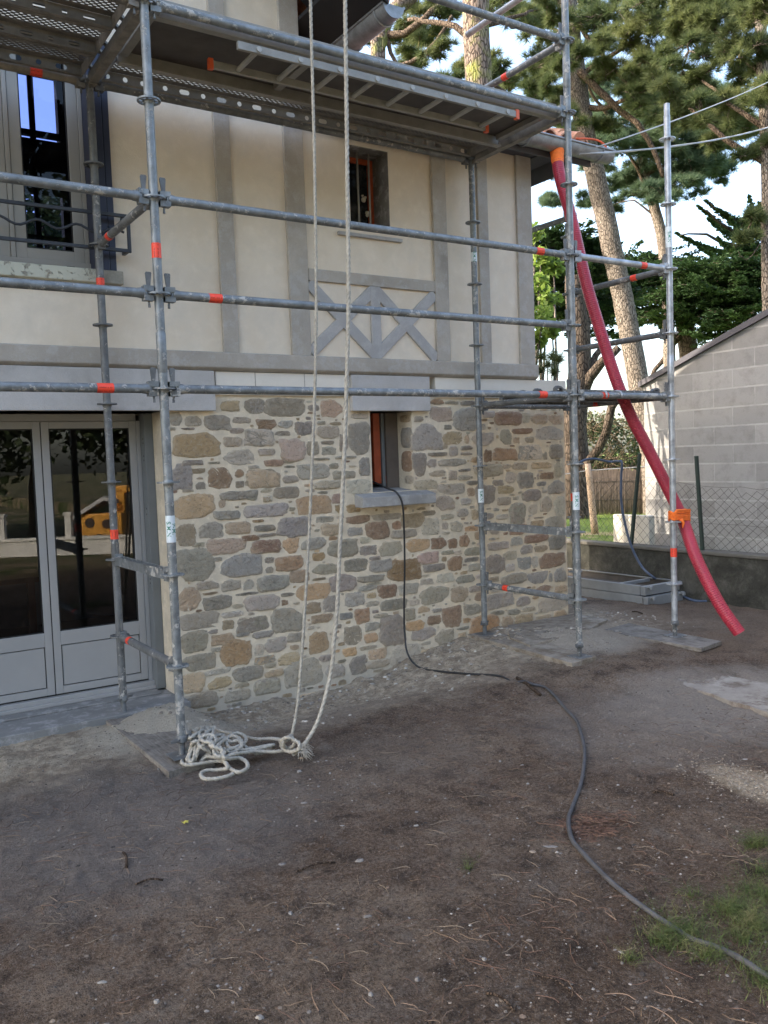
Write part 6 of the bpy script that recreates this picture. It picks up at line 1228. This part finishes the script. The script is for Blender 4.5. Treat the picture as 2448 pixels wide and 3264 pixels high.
chip(960,2418,.024,.005,.005,M_woodc,'fresh orange wood splinter beside the rope knot','wood_chip','wood chip'); chip(548,2455,.018,.004,.004,M_woodc,'pale wood splinter in front of the dark foot board','wood_chip','wood chip'); chip(505,2452,.012,.012,.010,M_chip,'white stone left of the rope coil'); chip(2228,2078,.013,.010,.013,M_chip,'pale round stone at the corner of the thin dusty board'); chip(663,2298,.022,.014,.014,M_chip,'pale stone above the rope coil near the wall')
# yellow leaf
c = on_ground(591, 2628); m = MB(); P5 = []
for i in range(10): a = i*math.pi/5+.3; r_ = .019 if i % 2 == 0 else .009; P5.append((c[0]+r_*math.cos(a), c[1]+r_*math.sin(a), c[2]+.012+.004*math.sin(i*2.)))
m.add(P5+[(c[0], c[1], c[2]+.010)], [(i, (i+1)%10, 10) for i in range(10)]); o = m.build('fallen_leaf', simple('yellow_leaf', (.48,.42,.07), .6)); tag(o, 'small yellow star shaped leaf lying on the dark earth', 'leaf')
sm = o.modifiers.new('thick', 'SOLIDIFY'); sm.thickness = .0008
# ------------------------------------------------------------------ trees around the yard behind the photographer
def bulk_tree(name, x, y, h, R, label, n=26000, seed=0):
    t = thing(name, (x, y, 0), label, 'tree', 'trees behind the photographer'); m = MB(); limb(m, [np.array([x,y,-.2]), np.array([x+.2,y,h*.4]), np.array([x-.1,y+.2,h*.85])], .28, .08, 10, .5, .02)
    cl = 30; tri = []
    for i in range(cl):
        c = np.array([x, y, h*.62])+unit(1)[0]*np.array([R, R, h*.40])*RNG.uniform(.35, 1); p, dd = c+unit(n//cl)*RNG.uniform(.2, 1, (n//cl, 1))*R*.42, 0; tri.append(leaves(p, .22)); m.path([np.array([x, y, h*.35]), (np.array([x, y, h*.5])+c)/2, c], [.09,.06,.02], 5)
    m.build('trunk', M_barkd, t, smooth=True); tri_obj('crown', np.concatenate(tri), M_hedge, t)
for x_, y_, h, R in ((9.5,-9.5,8,3.4),(4.5,-11,9,4.),(-2,-10,9,3.6),(13,-5,8,3.),(7.,-8.5,7.,3.2),(1.5,-9,8,3.4)):
    bulk_tree('garden_tree', x_, y_, h, R, {9.5: 'bushy dark tree behind the play house', 4.5: 'tall dark tree beyond the street wall', -2: 'dark tree left of the street wall', 13: 'dark tree at the far right of the street side', 7.: 'dense round tree close behind the play house', 1.5: 'dense round tree behind the white gate'}[x_], 26000)
# unseen tall trees added left of and behind the house to shade the yard
for x_, y_, h, R in ((-9,15,14,4.5),(-13,9,14,4.5),(-4,18,13,4.)):
    bulk_tree('garden_tree', x_, y_, h, R, {-9: 'unseen tall dark tree added behind the left part of the house for shade', -13: 'unseen tall dark tree added left of the house for shade', -4: 'unseen tall dark tree added behind the middle of the house for shade'}[x_], 16000)

t_ = PD(150,690,24.); bulk_tree('garden_tree', t_[0], t_[1], t_[2]*1.25, 2.2, 'tree top seen through the far upstairs window', 9000)
